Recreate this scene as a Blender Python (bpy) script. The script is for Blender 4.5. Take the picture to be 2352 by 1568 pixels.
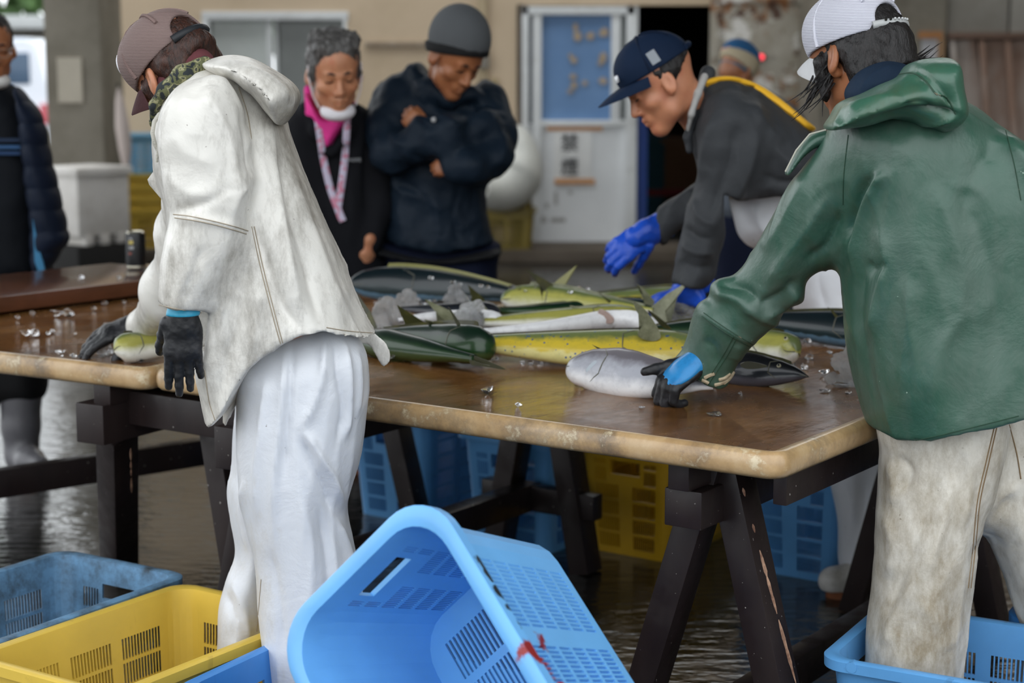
import bpy, bmesh, math, random
import numpy as np
from mathutils import Vector, Matrix, Euler
from mathutils.bvhtree import BVHTree
random.seed(7)
for o in list(bpy.data.objects): bpy.data.objects.remove(o)
SC = bpy.context.scene
COL = SC.collection

# ------------------------------------------------------------------ camera, sky, exposure
F_PX, CX, CY, CAM_H = 4000.0, 1176.0, 784.0, 1.45
PITCH = math.atan((784 - 165) / 4000.0)
cam_d = bpy.data.cameras.new('camera')
cam_d.sensor_width = 36.0
cam_d.lens = F_PX / 2352 * 36.0
cam_d.clip_end = 200
cam_d.dof.use_dof = True
cam_d.dof.focus_distance = 3.42
cam_d.dof.aperture_fstop = 3.2
cam_o = bpy.data.objects.new('camera', cam_d)
COL.objects.link(cam_o)
cam_o.location = (0, 0, CAM_H)
cam_o.rotation_euler = (math.pi / 2 - PITCH, 0, 0)
SC.camera = cam_o

world = bpy.data.worlds.new('overcast_sky')
SC.world = world
world.use_nodes = True
_n = world.node_tree.nodes
_n['Background'].inputs[0].default_value = (0.93, 0.97, 1.0, 1)
_n['Background'].inputs[1].default_value = 2.2

SC.view_settings.view_transform = 'Standard'
SC.view_settings.look = 'None'
SC.view_settings.gamma = 1.0
SC.view_settings.use_curve_mapping = False
SC.view_settings.exposure = 0.05
SC.cycles.use_denoising = True
SC.cycles.max_bounces = 10
SC.cycles.transparent_max_bounces = 8
SC.cycles.caustics_reflective = False
SC.cycles.caustics_refractive = False
SC.cycles.sample_clamp_indirect = 6.0

# ------------------------------------------------------------------ pixel <-> place helpers
_c, _s = math.cos(PITCH), math.sin(PITCH)
def ray(x, y):
    t = (y - CY) / F_PX
    return Vector(((x - CX) / F_PX, _c - t * _s, -_s - t * _c))
def P(x, y, Y):
    r = ray(x, y)
    return Vector((0, 0, CAM_H)) + r * (Y / r.y)
def PZ(x, y, z):
    r = ray(x, y)
    return Vector((0, 0, CAM_H)) + r * ((z - CAM_H) / r.z)
def proj_np(v):
    d = np.asarray(v, float) - np.array([0, 0, CAM_H])
    fw = d[..., 1] * _c - d[..., 2] * _s
    up = d[..., 1] * _s + d[..., 2] * _c
    return np.stack([CX + F_PX * d[..., 0] / fw, CY - F_PX * up / fw], -1)

# ------------------------------------------------------------------ objects
def tag(o, label=None, cat=None, group=None, kind=None):
    if label: o['label'] = label
    if cat: o['category'] = cat
    if group: o['group'] = group
    if kind: o['kind'] = kind
    return o
def empty(name, loc, label=None, cat=None, group=None, rot=None):
    o = bpy.data.objects.new(name, None)
    COL.objects.link(o)
    o.empty_display_size = 0.1
    o.location = loc
    if rot: o.rotation_euler = rot
    return tag(o, label, cat, group)
def adopt(o, parent):
    """o keeps its world placement under a parent (roots are only moved / rotated)."""
    if parent is not None:
        o.parent = parent
        m = Matrix.Identity(4)
        q = parent
        chain = []
        while q is not None:
            chain.append(q); q = q.parent
        for q in reversed(chain):
            m = m @ q.matrix_parent_inverse @ q.matrix_basis
        o.matrix_parent_inverse = m.inverted()
    return o
def new_obj(name, me, mat=None, parent=None, local=False):
    o = bpy.data.objects.new(name, me)
    COL.objects.link(o)
    if mat is not None:
        for m in (mat if isinstance(mat, (list, tuple)) else [mat]):
            me.materials.append(m)
    if parent is not None:
        if local: o.parent = parent
        else: adopt(o, parent)
    return o
def smooth(me, ang=None):
    me.polygons.foreach_set('use_smooth', [True] * len(me.polygons))
    if ang is not None:
        me.set_sharp_from_angle(angle=math.radians(ang))
    me.update()
def mesh_np(name, v, f):
    me = bpy.data.meshes.new(name)
    me.from_pydata([tuple(map(float, p)) for p in v], [], [tuple(map(int, q)) for q in f])
    me.update()
    return me
def bm_obj(name, bm, mat, parent=None, sm=None, local=False):
    bmesh.ops.recalc_face_normals(bm, faces=bm.faces)
    me = bpy.data.meshes.new(name)
    bm.to_mesh(me); bm.free()
    if sm is not None: smooth(me, sm)
    return new_obj(name, me, mat, parent, local)
def bm_box(bm, size, mtx=None, bevel=0.0, seg=2):
    r = bmesh.ops.create_cube(bm, size=1.0)
    vs = r['verts']
    m = (mtx or Matrix.Identity(4)) @ Matrix.Diagonal((size[0], size[1], size[2], 1))
    bmesh.ops.transform(bm, matrix=m, verts=vs)
    if bevel:
        es = list({e for v in vs for e in v.link_edges})
        bmesh.ops.bevel(bm, geom=es, offset=bevel, segments=seg, affect='EDGES', profile=0.6)
def box(name, lo, hi, mat, parent=None, bevel=0.0, sm=None):
    bm = bmesh.new()
    lo, hi = Vector(lo), Vector(hi)
    bm_box(bm, hi - lo, Matrix.Translation((lo + hi) / 2), bevel)
    return bm_obj(name, bm, mat, parent, 40 if bevel else sm)
def bar_mtx(a, b, up=(0, 0, 1)):
    a, b = Vector(a), Vector(b)
    y = (b - a).normalized()
    x = y.cross(Vector(up)).normalized()
    z = x.cross(y)
    m = Matrix((x, y, z)).transposed().to_4x4()
    m.translation = (a + b) / 2
    return m, (b - a).length
def bar(name, a, b, w, h, mat, parent=None, up=(0, 0, 1), bevel=0.004, seg=2):
    """a beam from a to b; w across, h along up."""
    m, L = bar_mtx(a, b, up)
    bm = bmesh.new()
    bm_box(bm, (w, L, h), m, bevel, seg)
    return bm_obj(name, bm, mat, parent, 40)
def catmull(pts, n=8, closed=False):
    pts = [np.asarray(p, float) for p in pts]
    out = []
    N = len(pts)
    for i in range(N if closed else N - 1):
        p1, p2 = pts[i], pts[(i + 1) % N]
        p0 = pts[(i - 1) % N] if (closed or i > 0) else 2 * p1 - p2
        p3 = pts[(i + 2) % N] if (closed or i + 2 < N) else 2 * p2 - p1
        for k in range(n):
            t = k / n
            out.append(0.5 * (2 * p1 + (p2 - p0) * t + (2 * p0 - 5 * p1 + 4 * p2 - p3) * t * t + (3 * p1 - p0 - 3 * p2 + p3) * t ** 3))
    if not closed: out.append(pts[-1])
    return np.array(out)
def tube_mesh(name, pts, rad, seg=8, cap=True, flat=None):
    """swept tube; rad scalar or list; flat=(axis, factor) squeezes along an axis."""
    pts = [Vector(p) for p in pts]
    n = len(pts)
    if not hasattr(rad, '__len__'): rad = [rad] * n
    v, f = [], []
    ref = Vector((0, 0, 1))
    t0 = (pts[1] - pts[0]).normalized()
    if abs(t0.dot(ref)) > .9: ref = Vector((1, 0, 0))
    x = t0.cross(ref).normalized()
    for i, p in enumerate(pts):
        t = (pts[min(i + 1, n - 1)] - pts[max(i - 1, 0)]).normalized()
        x = (x - t * x.dot(t)).normalized()
        y = t.cross(x)
        for k in range(seg):
            a = 2 * math.pi * k / seg
            d = (x * math.cos(a) + y * math.sin(a)) * rad[i]
            if flat:
                ax = Vector(flat[0]).normalized()
                d = d - ax * d.dot(ax) * (1 - flat[1])
            v.append(p + d)
    for i in range(n - 1):
        for k in range(seg):
            f.append((i * seg + k, i * seg + (k + 1) % seg, (i + 1) * seg + (k + 1) % seg, (i + 1) * seg + k))
    if cap:
        f.append(tuple(range(seg))[::-1]); f.append(tuple(range((n - 1) * seg, n * seg)))
    me = mesh_np(name, v, f)
    smooth(me, 50)
    return me
def tube(name, pts, rad, mat, parent=None, seg=8, flat=None):
    return new_obj(name, tube_mesh(name, pts, rad, seg, True, flat), mat, parent)

# ------------------------------------------------------------------ materials
def srgb(h):
    if isinstance(h, str):
        h = h.lstrip('#'); h = [int(h[i:i + 2], 16) / 255 for i in (0, 2, 4)]
    return tuple((c / 12.92 if c <= .04045 else ((c + .055) / 1.055) ** 2.4) for c in h)
class NT:
    def __init__(s, name):
        s.m = bpy.data.materials.new(name); s.m.use_nodes = True
        s.t = s.m.node_tree; s.b = s.t.nodes['Principled BSDF']
        s.tc = s.t.nodes.new('ShaderNodeTexCoord')
    def node(s, typ, ins=None, **kw):
        n = s.t.nodes.new(typ)
        for k, v in kw.items(): setattr(n, k, v)
        for k, v in (ins or {}).items():
            s.put(n.inputs[k], v)
        return n
    def put(s, sock, v):
        if isinstance(v, bpy.types.NodeSocket): s.t.links.new(v, sock)
        else:
            if sock.type == 'RGBA' and len(v) == 3: v = (*v, 1)
            sock.default_value = v
    def set(s, key, v): s.put(s.b.inputs[key], v)
    def coord(s, scale=(1, 1, 1), kind='Object', rot=(0, 0, 0)):
        return s.node('ShaderNodeMapping', {'Vector': s.tc.outputs[kind], 'Scale': scale, 'Rotation': rot}).outputs[0]
    def noise(s, scale, detail=4, rough=.55, vec=None, dist=0.0):
        return s.node('ShaderNodeTexNoise', {'Vector': vec if vec is not None else s.tc.outputs['Object'], 'Scale': scale, 'Detail': detail, 'Roughness': rough, 'Distortion': dist}).outputs[0]
    def ramp(s, fac, stops, interp='LINEAR'):
        n = s.node('ShaderNodeValToRGB', {'Fac': fac})
        n.color_ramp.interpolation = interp
        e = n.color_ramp.elements
        while len(e) < len(stops): e.new(.5)
        for el, (p, c) in zip(e, stops):
            el.position = p
            el.color = (c, c, c, 1) if isinstance(c, (int, float)) else (*c, 1)
        return n.outputs[0]
    def mix(s, fac, a, b, mode='MIX'):
        n = s.node('ShaderNodeMix', data_type='RGBA', blend_type=mode)
        s.put(n.inputs[0], fac); s.put(n.inputs[6], a); s.put(n.inputs[7], b)
        return n.outputs[2]
    def math(s, op, a, b=0.0):
        n = s.node('ShaderNodeMath', operation=op)
        s.put(n.inputs[0], a); s.put(n.inputs[1], b)
        return n.outputs[0]
    def bump(s, h, strength=.3, dist=.01, normal=None):
        ins = {'Height': h, 'Strength': strength, 'Distance': dist}
        if normal is not None: ins['Normal'] = normal
        n = s.node('ShaderNodeBump', ins)
        s.set('Normal', n.outputs[0])
        return n.outputs[0]
def MAT(name, col, rough=.5, dirt=None, dscale=4, dlo=.45, dhi=.7, spec=.35, metal=0, bump=0, bscale=60, bdist=.003, var=.06, coat=0, croug=.1, kind='Object', sheen=0, stretch=(1, 1, 1)):
    """general surface: base colour, soft tone variation, dirt patches, fine relief."""
    n = NT(name)
    col = srgb(col)
    vec = n.coord(stretch, kind)
    lo = tuple(c * (1 - var * 2) for c in col); hi = tuple(min(1, c * (1 + var)) for c in col)
    c = n.ramp(n.noise(dscale * .7, 3, vec=vec), [(.3, lo), (.7, hi)])
    if dirt is not None:
        fac = n.ramp(n.noise(dscale, 8, .68, vec=vec), [(dlo, 0.0), (dhi, 1.0)])
        c = n.mix(fac, c, srgb(dirt))
    n.set('Base Color', c)
    n.set('Roughness', rough); n.set('Metallic', metal); n.set('Specular IOR Level', spec)
    if coat: n.set('Coat Weight', coat); n.set('Coat Roughness', croug)
    if sheen: n.set('Sheen Weight', sheen)
    if bump: n.bump(n.noise(bscale, 5, .6, vec=vec), bump, bdist)
    return n.m
# ------------------------------------------------------------------ implicit surfaces (bodies, clothes, ice)
def vnoise(p, seed=0):
    """smooth value noise in [-1,1] on an (n,3) array."""
    p = np.asarray(p, np.float64)
    i = np.floor(p).astype(np.int64); f = p - i
    f = f * f * (3 - 2 * f)
    out = 0
    for dx in (0, 1):
        for dy in (0, 1):
            for dz in (0, 1):
                h = (i[..., 0] + dx) * 374761393 + (i[..., 1] + dy) * 668265263 + (i[..., 2] + dz) * 2147483647 + seed * 144665
                h = (h ^ (h >> 13)) * 1274126177
                h = ((h ^ (h >> 16)) & 0xffffff) / float(0xffffff) * 2 - 1
                w = (f[..., 0] if dx else 1 - f[..., 0]) * (f[..., 1] if dy else 1 - f[..., 1]) * (f[..., 2] if dz else 1 - f[..., 2])
                out = out + w * h
    return out
def fbm(p, octv=3, seed=0):
    a, s, r = 1.0, 1.0, 0
    for k in range(octv):
        r = r + a * vnoise(np.asarray(p) * s, seed + k); a *= .5; s *= 2.03
    return r
class SDF:
    def __init__(s): s.ops = []
    def _push(s, op, fn, lo, hi, k):
        s.ops.append((op, fn, np.asarray(lo, float), np.asarray(hi, float), k)); return s
    def cone(s, a, b, ra, rb, k=.02, op='add', flat=None):
        a, b = np.asarray(a, float), np.asarray(b, float)
        T = None
        if flat is not None:
            ax = np.asarray(flat[0], float); ax = ax / np.linalg.norm(ax)
            T = np.eye(3) + (1 / flat[1] - 1) * np.outer(ax, ax)
            mul = min(1.0, flat[1]) if flat[1] < 1 else 1.0
        def fn(X, Y, Z):
            aa, bb = a, b
            if T is not None:
                X, Y, Z = (T[i, 0] * X + T[i, 1] * Y + T[i, 2] * Z for i in range(3))
                aa, bb = T @ a, T @ b
            d = bb - aa
            L = float(d @ d) + 1e-12
            t = np.clip(((X - aa[0]) * d[0] + (Y - aa[1]) * d[1] + (Z - aa[2]) * d[2]) / L, 0, 1)
            q = np.sqrt((X - aa[0] - t * d[0]) ** 2 + (Y - aa[1] - t * d[1]) ** 2 + (Z - aa[2] - t * d[2]) ** 2) - (ra + (rb - ra) * t)
            return q * mul if T is not None else q
        R = max(ra, rb) * (max(1, flat[1]) if flat is not None else 1)
        return s._push(op, fn, np.minimum(a, b) - R, np.maximum(a, b) + R, k)
    def chain(s, pts, k=.02, op='add', flat=None):
        """pts: list of (point, radius)."""
        for (a, ra), (b, rb) in zip(pts[:-1], pts[1:]): s.cone(a, b, ra, rb, k, op, flat)
        return s
    def ell(s, c, r, k=.02, op='add', M=None):
        c, r = np.asarray(c, float), np.asarray(r, float)
        Mi = np.eye(3) if M is None else np.asarray(M, float).T
        def fn(X, Y, Z):
            x, y, z = X - c[0], Y - c[1], Z - c[2]
            u = (Mi[0, 0] * x + Mi[0, 1] * y + Mi[0, 2] * z) / r[0]
            v = (Mi[1, 0] * x + Mi[1, 1] * y + Mi[1, 2] * z) / r[1]
            w = (Mi[2, 0] * x + Mi[2, 1] * y + Mi[2, 2] * z) / r[2]
            k0 = np.sqrt(u * u + v * v + w * w)
            k1 = np.sqrt((u / r[0]) ** 2 + (v / r[1]) ** 2 + (w / r[2]) ** 2) + 1e-9
            return np.where(k0 < .3, (k0 - 1) * r.min(), k0 * (k0 - 1) / k1)
        R = r.max() if M is not None else r
        return s._push(op, fn, c - R, c + R, k)
    def plane(s, o, n, lo, hi, k=.004):
        """cut away the side the normal points to, inside the box lo..hi."""
        o, n = np.asarray(o, float), np.asarray(n, float); n = n / np.linalg.norm(n)
        return s._push('cut', lambda X, Y, Z: (X - o[0]) * n[0] + (Y - o[1]) * n[1] + (Z - o[2]) * n[2], lo, hi, k)
    def infl(s, poly, Y0, T, R, k=.02, op='add', slope=(0, 0), n=6, power=2.0):
        """a padded form: an outline in the picture's pixels at distance Y0, T deep to each side, R how far the rounding reaches in.
        slope = change of distance per metre in x and z."""
        pw = np.array([P(x, y, Y0) for x, y in poly])
        pl = catmull(pw[:, [0, 2]], n, True) if n > 1 else pw[:, [0, 2]]
        c0 = pl.mean(0)
        cache = {}
        def d2(xs, zs):
            key = (xs.size, zs.size, float(xs.flat[0]), float(zs.flat[0]))
            if key in cache: return cache[key]
            gx, gz = np.meshgrid(xs.ravel(), zs.ravel(), indexing='ij')
            D = np.full(gx.shape, 1e9); ins = np.zeros(gx.shape, bool)
            for a, b in zip(pl, np.roll(pl, -1, 0)):
                e = b - a; wx, wz = gx - a[0], gz - a[1]
                t = np.clip((wx * e[0] + wz * e[1]) / (e @ e + 1e-12), 0, 1)
                D = np.minimum(D, (wx - e[0] * t) ** 2 + (wz - e[1] * t) ** 2)
                cnd = (a[1] > gz) != (b[1] > gz)
                if cnd.any():
                    xi = a[0] + (gz - a[1]) * e[0] / (e[1] if abs(e[1]) > 1e-12 else 1e-12)
                    ins ^= cnd & (gx < xi)
            D = np.sqrt(D); D = np.where(ins, -D, D)
            cache[key] = D
            return D
        def fn(X, Y, Z):
            D = d2(X, Z)[:, None, :]
            u = np.maximum(0, 1 + D / R)
            v = (Y - (Y0 + slope[0] * (X - c0[0]) + slope[1] * (Z - c0[1]))) / T
            if power == 2.0: g = np.sqrt(u * u + v * v)
            else: g = (u ** power + np.abs(v) ** power) ** (1 / power)
            return (g - 1) * min(R, T)
        lo = pl.min(0); hi = pl.max(0)
        sl = abs(slope[0]) * (hi[0] - lo[0]) / 2 + abs(slope[1]) * (hi[1] - lo[1]) / 2
        return s._push(op, fn, (lo[0], Y0 - T - sl, lo[1]), (hi[0], Y0 + T + sl, hi[1]), k)
    def grid(s, h):
        adds = [o for o in s.ops if o[0] == 'add']
        lo = np.min([o[2] for o in adds], 0) - 3 * h; hi = np.max([o[3] for o in adds], 0) + 3 * h
        n = np.ceil((hi - lo) / h).astype(int) + 1
        ax = [lo[i] + h * np.arange(n[i]) for i in range(3)]
        D = np.full(n, .5, np.float32)
        for op, fn, l, u, k in s.ops:
            m = (k + 3 * h) if op == 'add' else (k + h)
            i0 = np.clip(np.floor((l - m - lo) / h).astype(int), 0, n); i1 = np.clip(np.ceil((u + m - lo) / h).astype(int) + 1, 0, n)
            if (i1 <= i0).any(): continue
            sl = tuple(slice(a, b) for a, b in zip(i0, i1))
            X = ax[0][sl[0]][:, None, None]; Y = ax[1][sl[1]][None, :, None]; Z = ax[2][sl[2]][None, None, :]
            d = fn(X, Y, Z); c = D[sl]
            if op == 'add':
                hh = np.maximum(k - np.abs(c - d), 0) / k if k > 0 else 0
                D[sl] = np.minimum(c, d) - hh * hh * k * .25
            else:
                if op == 'sub': d = -d
                hh = np.maximum(k - np.abs(c - d), 0) / k if k > 0 else 0
                D[sl] = np.maximum(c, d) + hh * hh * k * .25
        return D, lo
    def net(s, h):
        D, lo = s.grid(h)
        ins = D < 0
        nx, ny, nz = D.shape
        cs = ins[:-1, :-1, :-1].astype(np.int8)
        tot = np.zeros((nx - 1, ny - 1, nz - 1), np.int8)
        for dx in (0, 1):
            for dy in (0, 1):
                for dz in (0, 1):
                    tot += ins[dx:nx - 1 + dx, dy:ny - 1 + dy, dz:nz - 1 + dz]
        act = (tot > 0) & (tot < 8)
        ci = np.argwhere(act)
        idx = np.full(act.shape, -1, np.int64); idx[act] = np.arange(len(ci))
        acc = np.zeros((len(ci), 3)); cnt = np.zeros(len(ci))
        corners = [(a, b, c) for a in (0, 1) for b in (0, 1) for c in (0, 1)]
        vals = {q: D[ci[:, 0] + q[0], ci[:, 1] + q[1], ci[:, 2] + q[2]].astype(float) for q in corners}
        for q in corners:
            for a in range(3):
                if q[a]: continue
                r = list(q); r[a] = 1; r = tuple(r)
                va, vb = vals[q], vals[r]
                m = (va < 0) != (vb < 0)
                t = np.where(m, va / np.where(m, va - vb, 1), 0)
                p = np.tile(np.array(q, float), (len(ci), 1)); p[:, a] += t
                acc += p * m[:, None]; cnt += m
        V = (ci + acc / cnt[:, None]) * h + lo
        Fs = []
        for a in range(3):
            b, c = (a + 1) % 3, (a + 2) % 3
            s0 = [slice(None)] * 3; s1 = [slice(None)] * 3
            s0[a] = slice(0, -1); s1[a] = slice(1, None)
            A, B = ins[tuple(s0)], ins[tuple(s1)]
            e = np.argwhere(A != B)
            e = e[(e[:, b] > 0) & (e[:, c] > 0) & (e[:, b] < D.shape[b] - 1) & (e[:, c] < D.shape[c] - 1)]
            if not len(e): continue
            fl = A[tuple(e.T)]
            def g(db, dc):
                q = e.copy(); q[:, b] += db; q[:, c] += dc
                return idx[tuple(q.T)]
            quad = np.stack([g(-1, -1), g(0, -1), g(0, 0), g(-1, 0)], 1)
            quad[~fl] = quad[~fl][:, ::-1]
            Fs.append(quad)
        return V, np.concatenate(Fs)
def relax(V, F, it=2, lam=.5):
    e = np.concatenate([F[:, [i, (i + 1) % 4]] for i in range(4)])
    e = np.concatenate([e, e[:, ::-1]])
    for _ in range(it):
        acc = np.zeros_like(V); np.add.at(acc, e[:, 0], V[e[:, 1]])
        cnt = np.bincount(e[:, 0], minlength=len(V))[:, None]
        V = V + lam * (acc / np.maximum(cnt, 1) - V)
    return V
def vnormals(V, F):
    n = np.cross(V[F[:, 2]] - V[F[:, 0]], V[F[:, 3]] - V[F[:, 1]])
    N = np.zeros_like(V)
    for i in range(4): np.add.at(N, F[:, i], n)
    return N / (np.linalg.norm(N, axis=1, keepdims=True) + 1e-12)
def folds(V, N, strokes, Ymax=None):
    """cloth folds: each stroke (pixel path, width px, height mm) raised or sunk on the surface turned to the camera side."""
    uv = proj_np(V)
    face = np.clip(-N[:, 1] * 2.0 + .3, 0, 1)
    if Ymax is not None: face = face * (V[:, 1] < Ymax)
    D = np.zeros(len(V))
    for path, w, amp in strokes:
        pl = catmull(path, 6) if len(path) > 2 else np.array(path, float)
        best = np.full(len(V), 1e9); tt = np.zeros(len(V))
        lo, hi = pl.min(0) - 3 * w, pl.max(0) + 3 * w
        m = np.where(((uv > lo) & (uv < hi)).all(1))[0]
        if not len(m): continue
        q = uv[m]; bd = np.full(len(m), 1e9); bt = np.zeros(len(m)); ns = len(pl) - 1
        for i in range(ns):
            e = pl[i + 1] - pl[i]; wv = q - pl[i]
            t = np.clip(wv @ e / (e @ e + 1e-9), 0, 1)
            d = np.linalg.norm(wv - t[:, None] * e, axis=1)
            sel = d < bd; bd[sel] = d[sel]; bt[sel] = (i + t[sel]) / ns
        taper = np.clip(np.sin(np.pi * np.clip(bt, 0, 1)) * 1.6 + .12, 0, 1)
        D[m] += amp * .0015 * np.exp(-(bd / w) ** 1.35) * taper
    return V + N * (D * face)[:, None]
def sdf_obj(name, sdf, h, mat, parent=None, it=2, strokes=None, rumple=None, Ymax=None, post=None, crease=None):
    V, Fq = sdf.net(h)
    V = relax(V, Fq, it)
    N = vnormals(V, Fq)
    if rumple:
        for (amp, scl, seed, st) in rumple:
            V = V + N * (amp * fbm(V * np.array(st) * scl, 2, seed))[:, None]
    if crease:
        for (amp, scl, seed, st) in crease:
            q = V * np.array(st) * scl
            q = q + .35 * np.stack([vnoise(q * .7 + 9, seed + 5), vnoise(q * .7 + 3, seed + 6), vnoise(q * .7 - 7, seed + 7)], 1)
            V = V + N * (amp * ((1 - np.abs(vnoise(q, seed))) ** 4 - .3) * np.clip(.6 + vnoise(V * 5, seed + 11), 0, 1))[:, None]
    if strokes:
        V = folds(V, N, strokes, Ymax)
    if post: V = post(V, N)
    me = bpy.data.meshes.new(name)
    me.vertices.add(len(V)); me.vertices.foreach_set('co', V.astype(np.float32).ravel())
    me.loops.add(len(Fq) * 4); me.loops.foreach_set('vertex_index', Fq.astype(np.int32).ravel())
    me.polygons.add(len(Fq)); me.polygons.foreach_set('loop_start', np.arange(0, len(Fq) * 4, 4, dtype=np.int32))
    me.update(calc_edges=True)
    smooth(me)
    o = new_obj(name, me, mat, parent)
    o.data['npv'] = 0
    return o
def bvh(o):
    me = o.data
    return BVHTree.FromPolygons([v.co[:] for v in me.vertices], [p.vertices[:] for p in me.polygons])
def drape(tree, path, off=.0015, n=10, fallback=None):
    """lay a pixel path on a surface as seen from the camera: world points."""
    out = []
    for x, y in catmull(path, n):
        r = ray(x, y).normalized()
        hit = tree.ray_cast(Vector((0, 0, CAM_H)), r)
        if hit[0] is not None: out.append(hit[0] - r * off)
    return out
# ------------------------------------------------------------------ the setting
def struct(o): o['kind'] = 'structure'; return o
def rect(x0, y0, x1, y1, Y):
    a, b = P(x0, y0, Y), P(x1, y1, Y)
    return a.x, b.z, b.x, a.z          # X0, Z0 (low), X1, Z1 (high)
def slab(name, x0, y0, x1, y1, Y, thick, mat, parent=None, bevel=0.0):
    X0, Z0, X1, Z1 = rect(x0, y0, x1, y1, Y)
    return box(name, (X0, Y, Z0), (X1, Y + thick, Z1), mat, parent, bevel)

# wet dark concrete floor
n = NT('wet_concrete')
big = n.noise(1.3, 4, .6)
wet = n.ramp(big, [(.38, 0.0), (.62, 1.0)])
grit = n.noise(60, 6, .6)
n.set('Base Color', n.mix(wet, n.ramp(grit, [(.3, srgb('#33312e')), (.7, srgb('#3f3d39'))]), n.ramp(grit, [(.3, srgb('#161513')), (.7, srgb('#201f1c'))])))
n.set('Roughness', n.ramp(n.noise(2.2, 5, .6), [(.35, .05), (.65, .2)]))
n.set('Specular IOR Level', .6)
rip = n.noise(9, 3, .5, vec=n.coord((1, 2.6, 1)))
n.bump(n.math('ADD', rip, n.math('MULTIPLY', grit, .05)), .11, .05)
M_floor = n.m
struct(box('floor', (-60, -20, -.2), (30, 80, 0), M_floor))

M_wall = MAT('cream_paint', '#cbb69b', .75, dirt='#b09c80', dscale=1.1, dlo=.5, dhi=.85, bump=.15, bscale=30, var=.04)
M_conc = MAT('concrete', '#868074', .85, dirt='#5e584b', dscale=1.6, dlo=.42, dhi=.75, bump=.35, bscale=25, var=.08)
M_conc_d = MAT('dark_concrete', '#5c5349', .85, dirt='#453c2f', dscale=2, dlo=.42, dhi=.75, bump=.3, var=.08)
M_white_al = MAT('white_aluminium', '#d6d8d8', .45, dirt='#a9a8a2', dscale=2.5, dlo=.55, dhi=.85)
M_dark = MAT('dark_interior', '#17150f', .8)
M_ceil = MAT('ceiling_sheet', '#8d8a80', .8, dirt='#6d675c', dscale=1.0, var=.06)

YW = 14.0
# back wall, in pieces round the window and the door opening
wall = struct(box('wall_back', (-3.25, YW, 2.02), (5.2, YW + .25, 5.0), M_wall))
def wpiece(x0, x1, z0, z1):
    o = box('wall_panel', (x0, YW, z0), (x1, YW + .25, z1), M_wall, wall); return o
wx0, wz0, wx1, wz1 = rect(462, 26, 800, 330, YW)
dx0, dz0, dx1, dz1 = rect(1188, 12, 1636, 582, YW)
top = 2.02
wpiece(-3.25, wx0, 0, top); wpiece(wx1, dx0, 0, top); wpiece(wx0, wx1, 0, wz0); wpiece(dx1, 5.0, 0, top)
wpiece(wx0, wx1, wz1, top); wpiece(dx0, dx1, dz1, top)
struct(box('curb', (-3.3, 13.3, 0), (5.0, YW, .1), M_conc_d, bevel=.01))
# a closed room beyond the doorway
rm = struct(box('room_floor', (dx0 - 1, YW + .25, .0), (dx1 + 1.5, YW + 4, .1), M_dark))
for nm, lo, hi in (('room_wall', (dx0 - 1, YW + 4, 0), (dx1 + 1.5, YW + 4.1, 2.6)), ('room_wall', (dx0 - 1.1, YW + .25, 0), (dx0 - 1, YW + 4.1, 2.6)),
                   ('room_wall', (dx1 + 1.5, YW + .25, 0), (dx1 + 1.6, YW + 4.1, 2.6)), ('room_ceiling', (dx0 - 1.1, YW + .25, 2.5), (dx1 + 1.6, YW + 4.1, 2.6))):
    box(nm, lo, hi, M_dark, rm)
# roof over the hall, open to the front (camera side) and left; back cut short so sky light reaches the wall
roof = struct(box('ceiling', (-5.5, 2.2, 5.0), (5.2, 10.6, 5.15), M_ceil))
for i in range(4):
    box('ceiling_beam', (-5.5, 2.3 + i * 2.2, 4.7), (5.2, 2.5 + i * 2.2, 5.0), M_conc_d, roof)
struct(box('wall_right_light_block', (5, 1.2, 0), (5.2, YW + .3, 5.0), M_conc))  # out-of-view wall, brought forward to block light from the right
# pillars
pl = struct(box('pillar_concrete', (P(105, 200, 12.5).x, 12.5, 0), (P(235, 200, 12.5).x, 13.2, 5.0), M_conc, bevel=.02))
slab('notice_sheet', 130, 132, 190, 236, 12.48, .02, MAT('faded_paper', '#b3ab9c', .8), pl)
pr = struct(box('pillar_grey', (P(1885, 0, 12.9).x, 12.9, 0), (P(2178, 0, 12.9).x, 13.99, 5.0), M_conc, bevel=.02))
pn = slab('notice_sheet', 2118, 85, 2158, 190, 12.88, .015, MAT('white_paper', '#b9b8bb', .8), pr)
slab('orange_tape', 2112, 72, 2166, 88, 12.86, .03, MAT('orange_tape', '#a9764a', .7), pr)
slab('orange_tape', 2156, 88, 2166, 200, 12.86, .03, MAT('tape_strip', '#98795a', .7), pr)

# sliding window with frosted panes
M_frost = MAT('frosted_glass', '#c3c8c4', .35, dirt='#aeb4af', dscale=1.5)
M_frost_d = MAT('dim_glass', '#7c807d', .25, dirt='#6a6e6b', dscale=1.2)
win = struct(slab('window_1', 484, 46, 620, 326, YW + .1, .02, M_frost))
slab('pane', 636, 46, 792, 326, YW + .13, .02, M_frost_d, win)
for a in ((462, 26, 800, 46), (462, 318, 800, 330), (462, 44, 486, 320), (788, 44, 800, 320)):
    slab('window_frame', *a, YW - .02, .16, M_white_al, win, .008)
slab('mullion', 612, 44, 628, 320, YW + .03, .08, M_white_al, win, .006)
slab('mullion', 628, 44, 642, 320, YW + .07, .08, M_white_al, win, .006)

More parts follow.
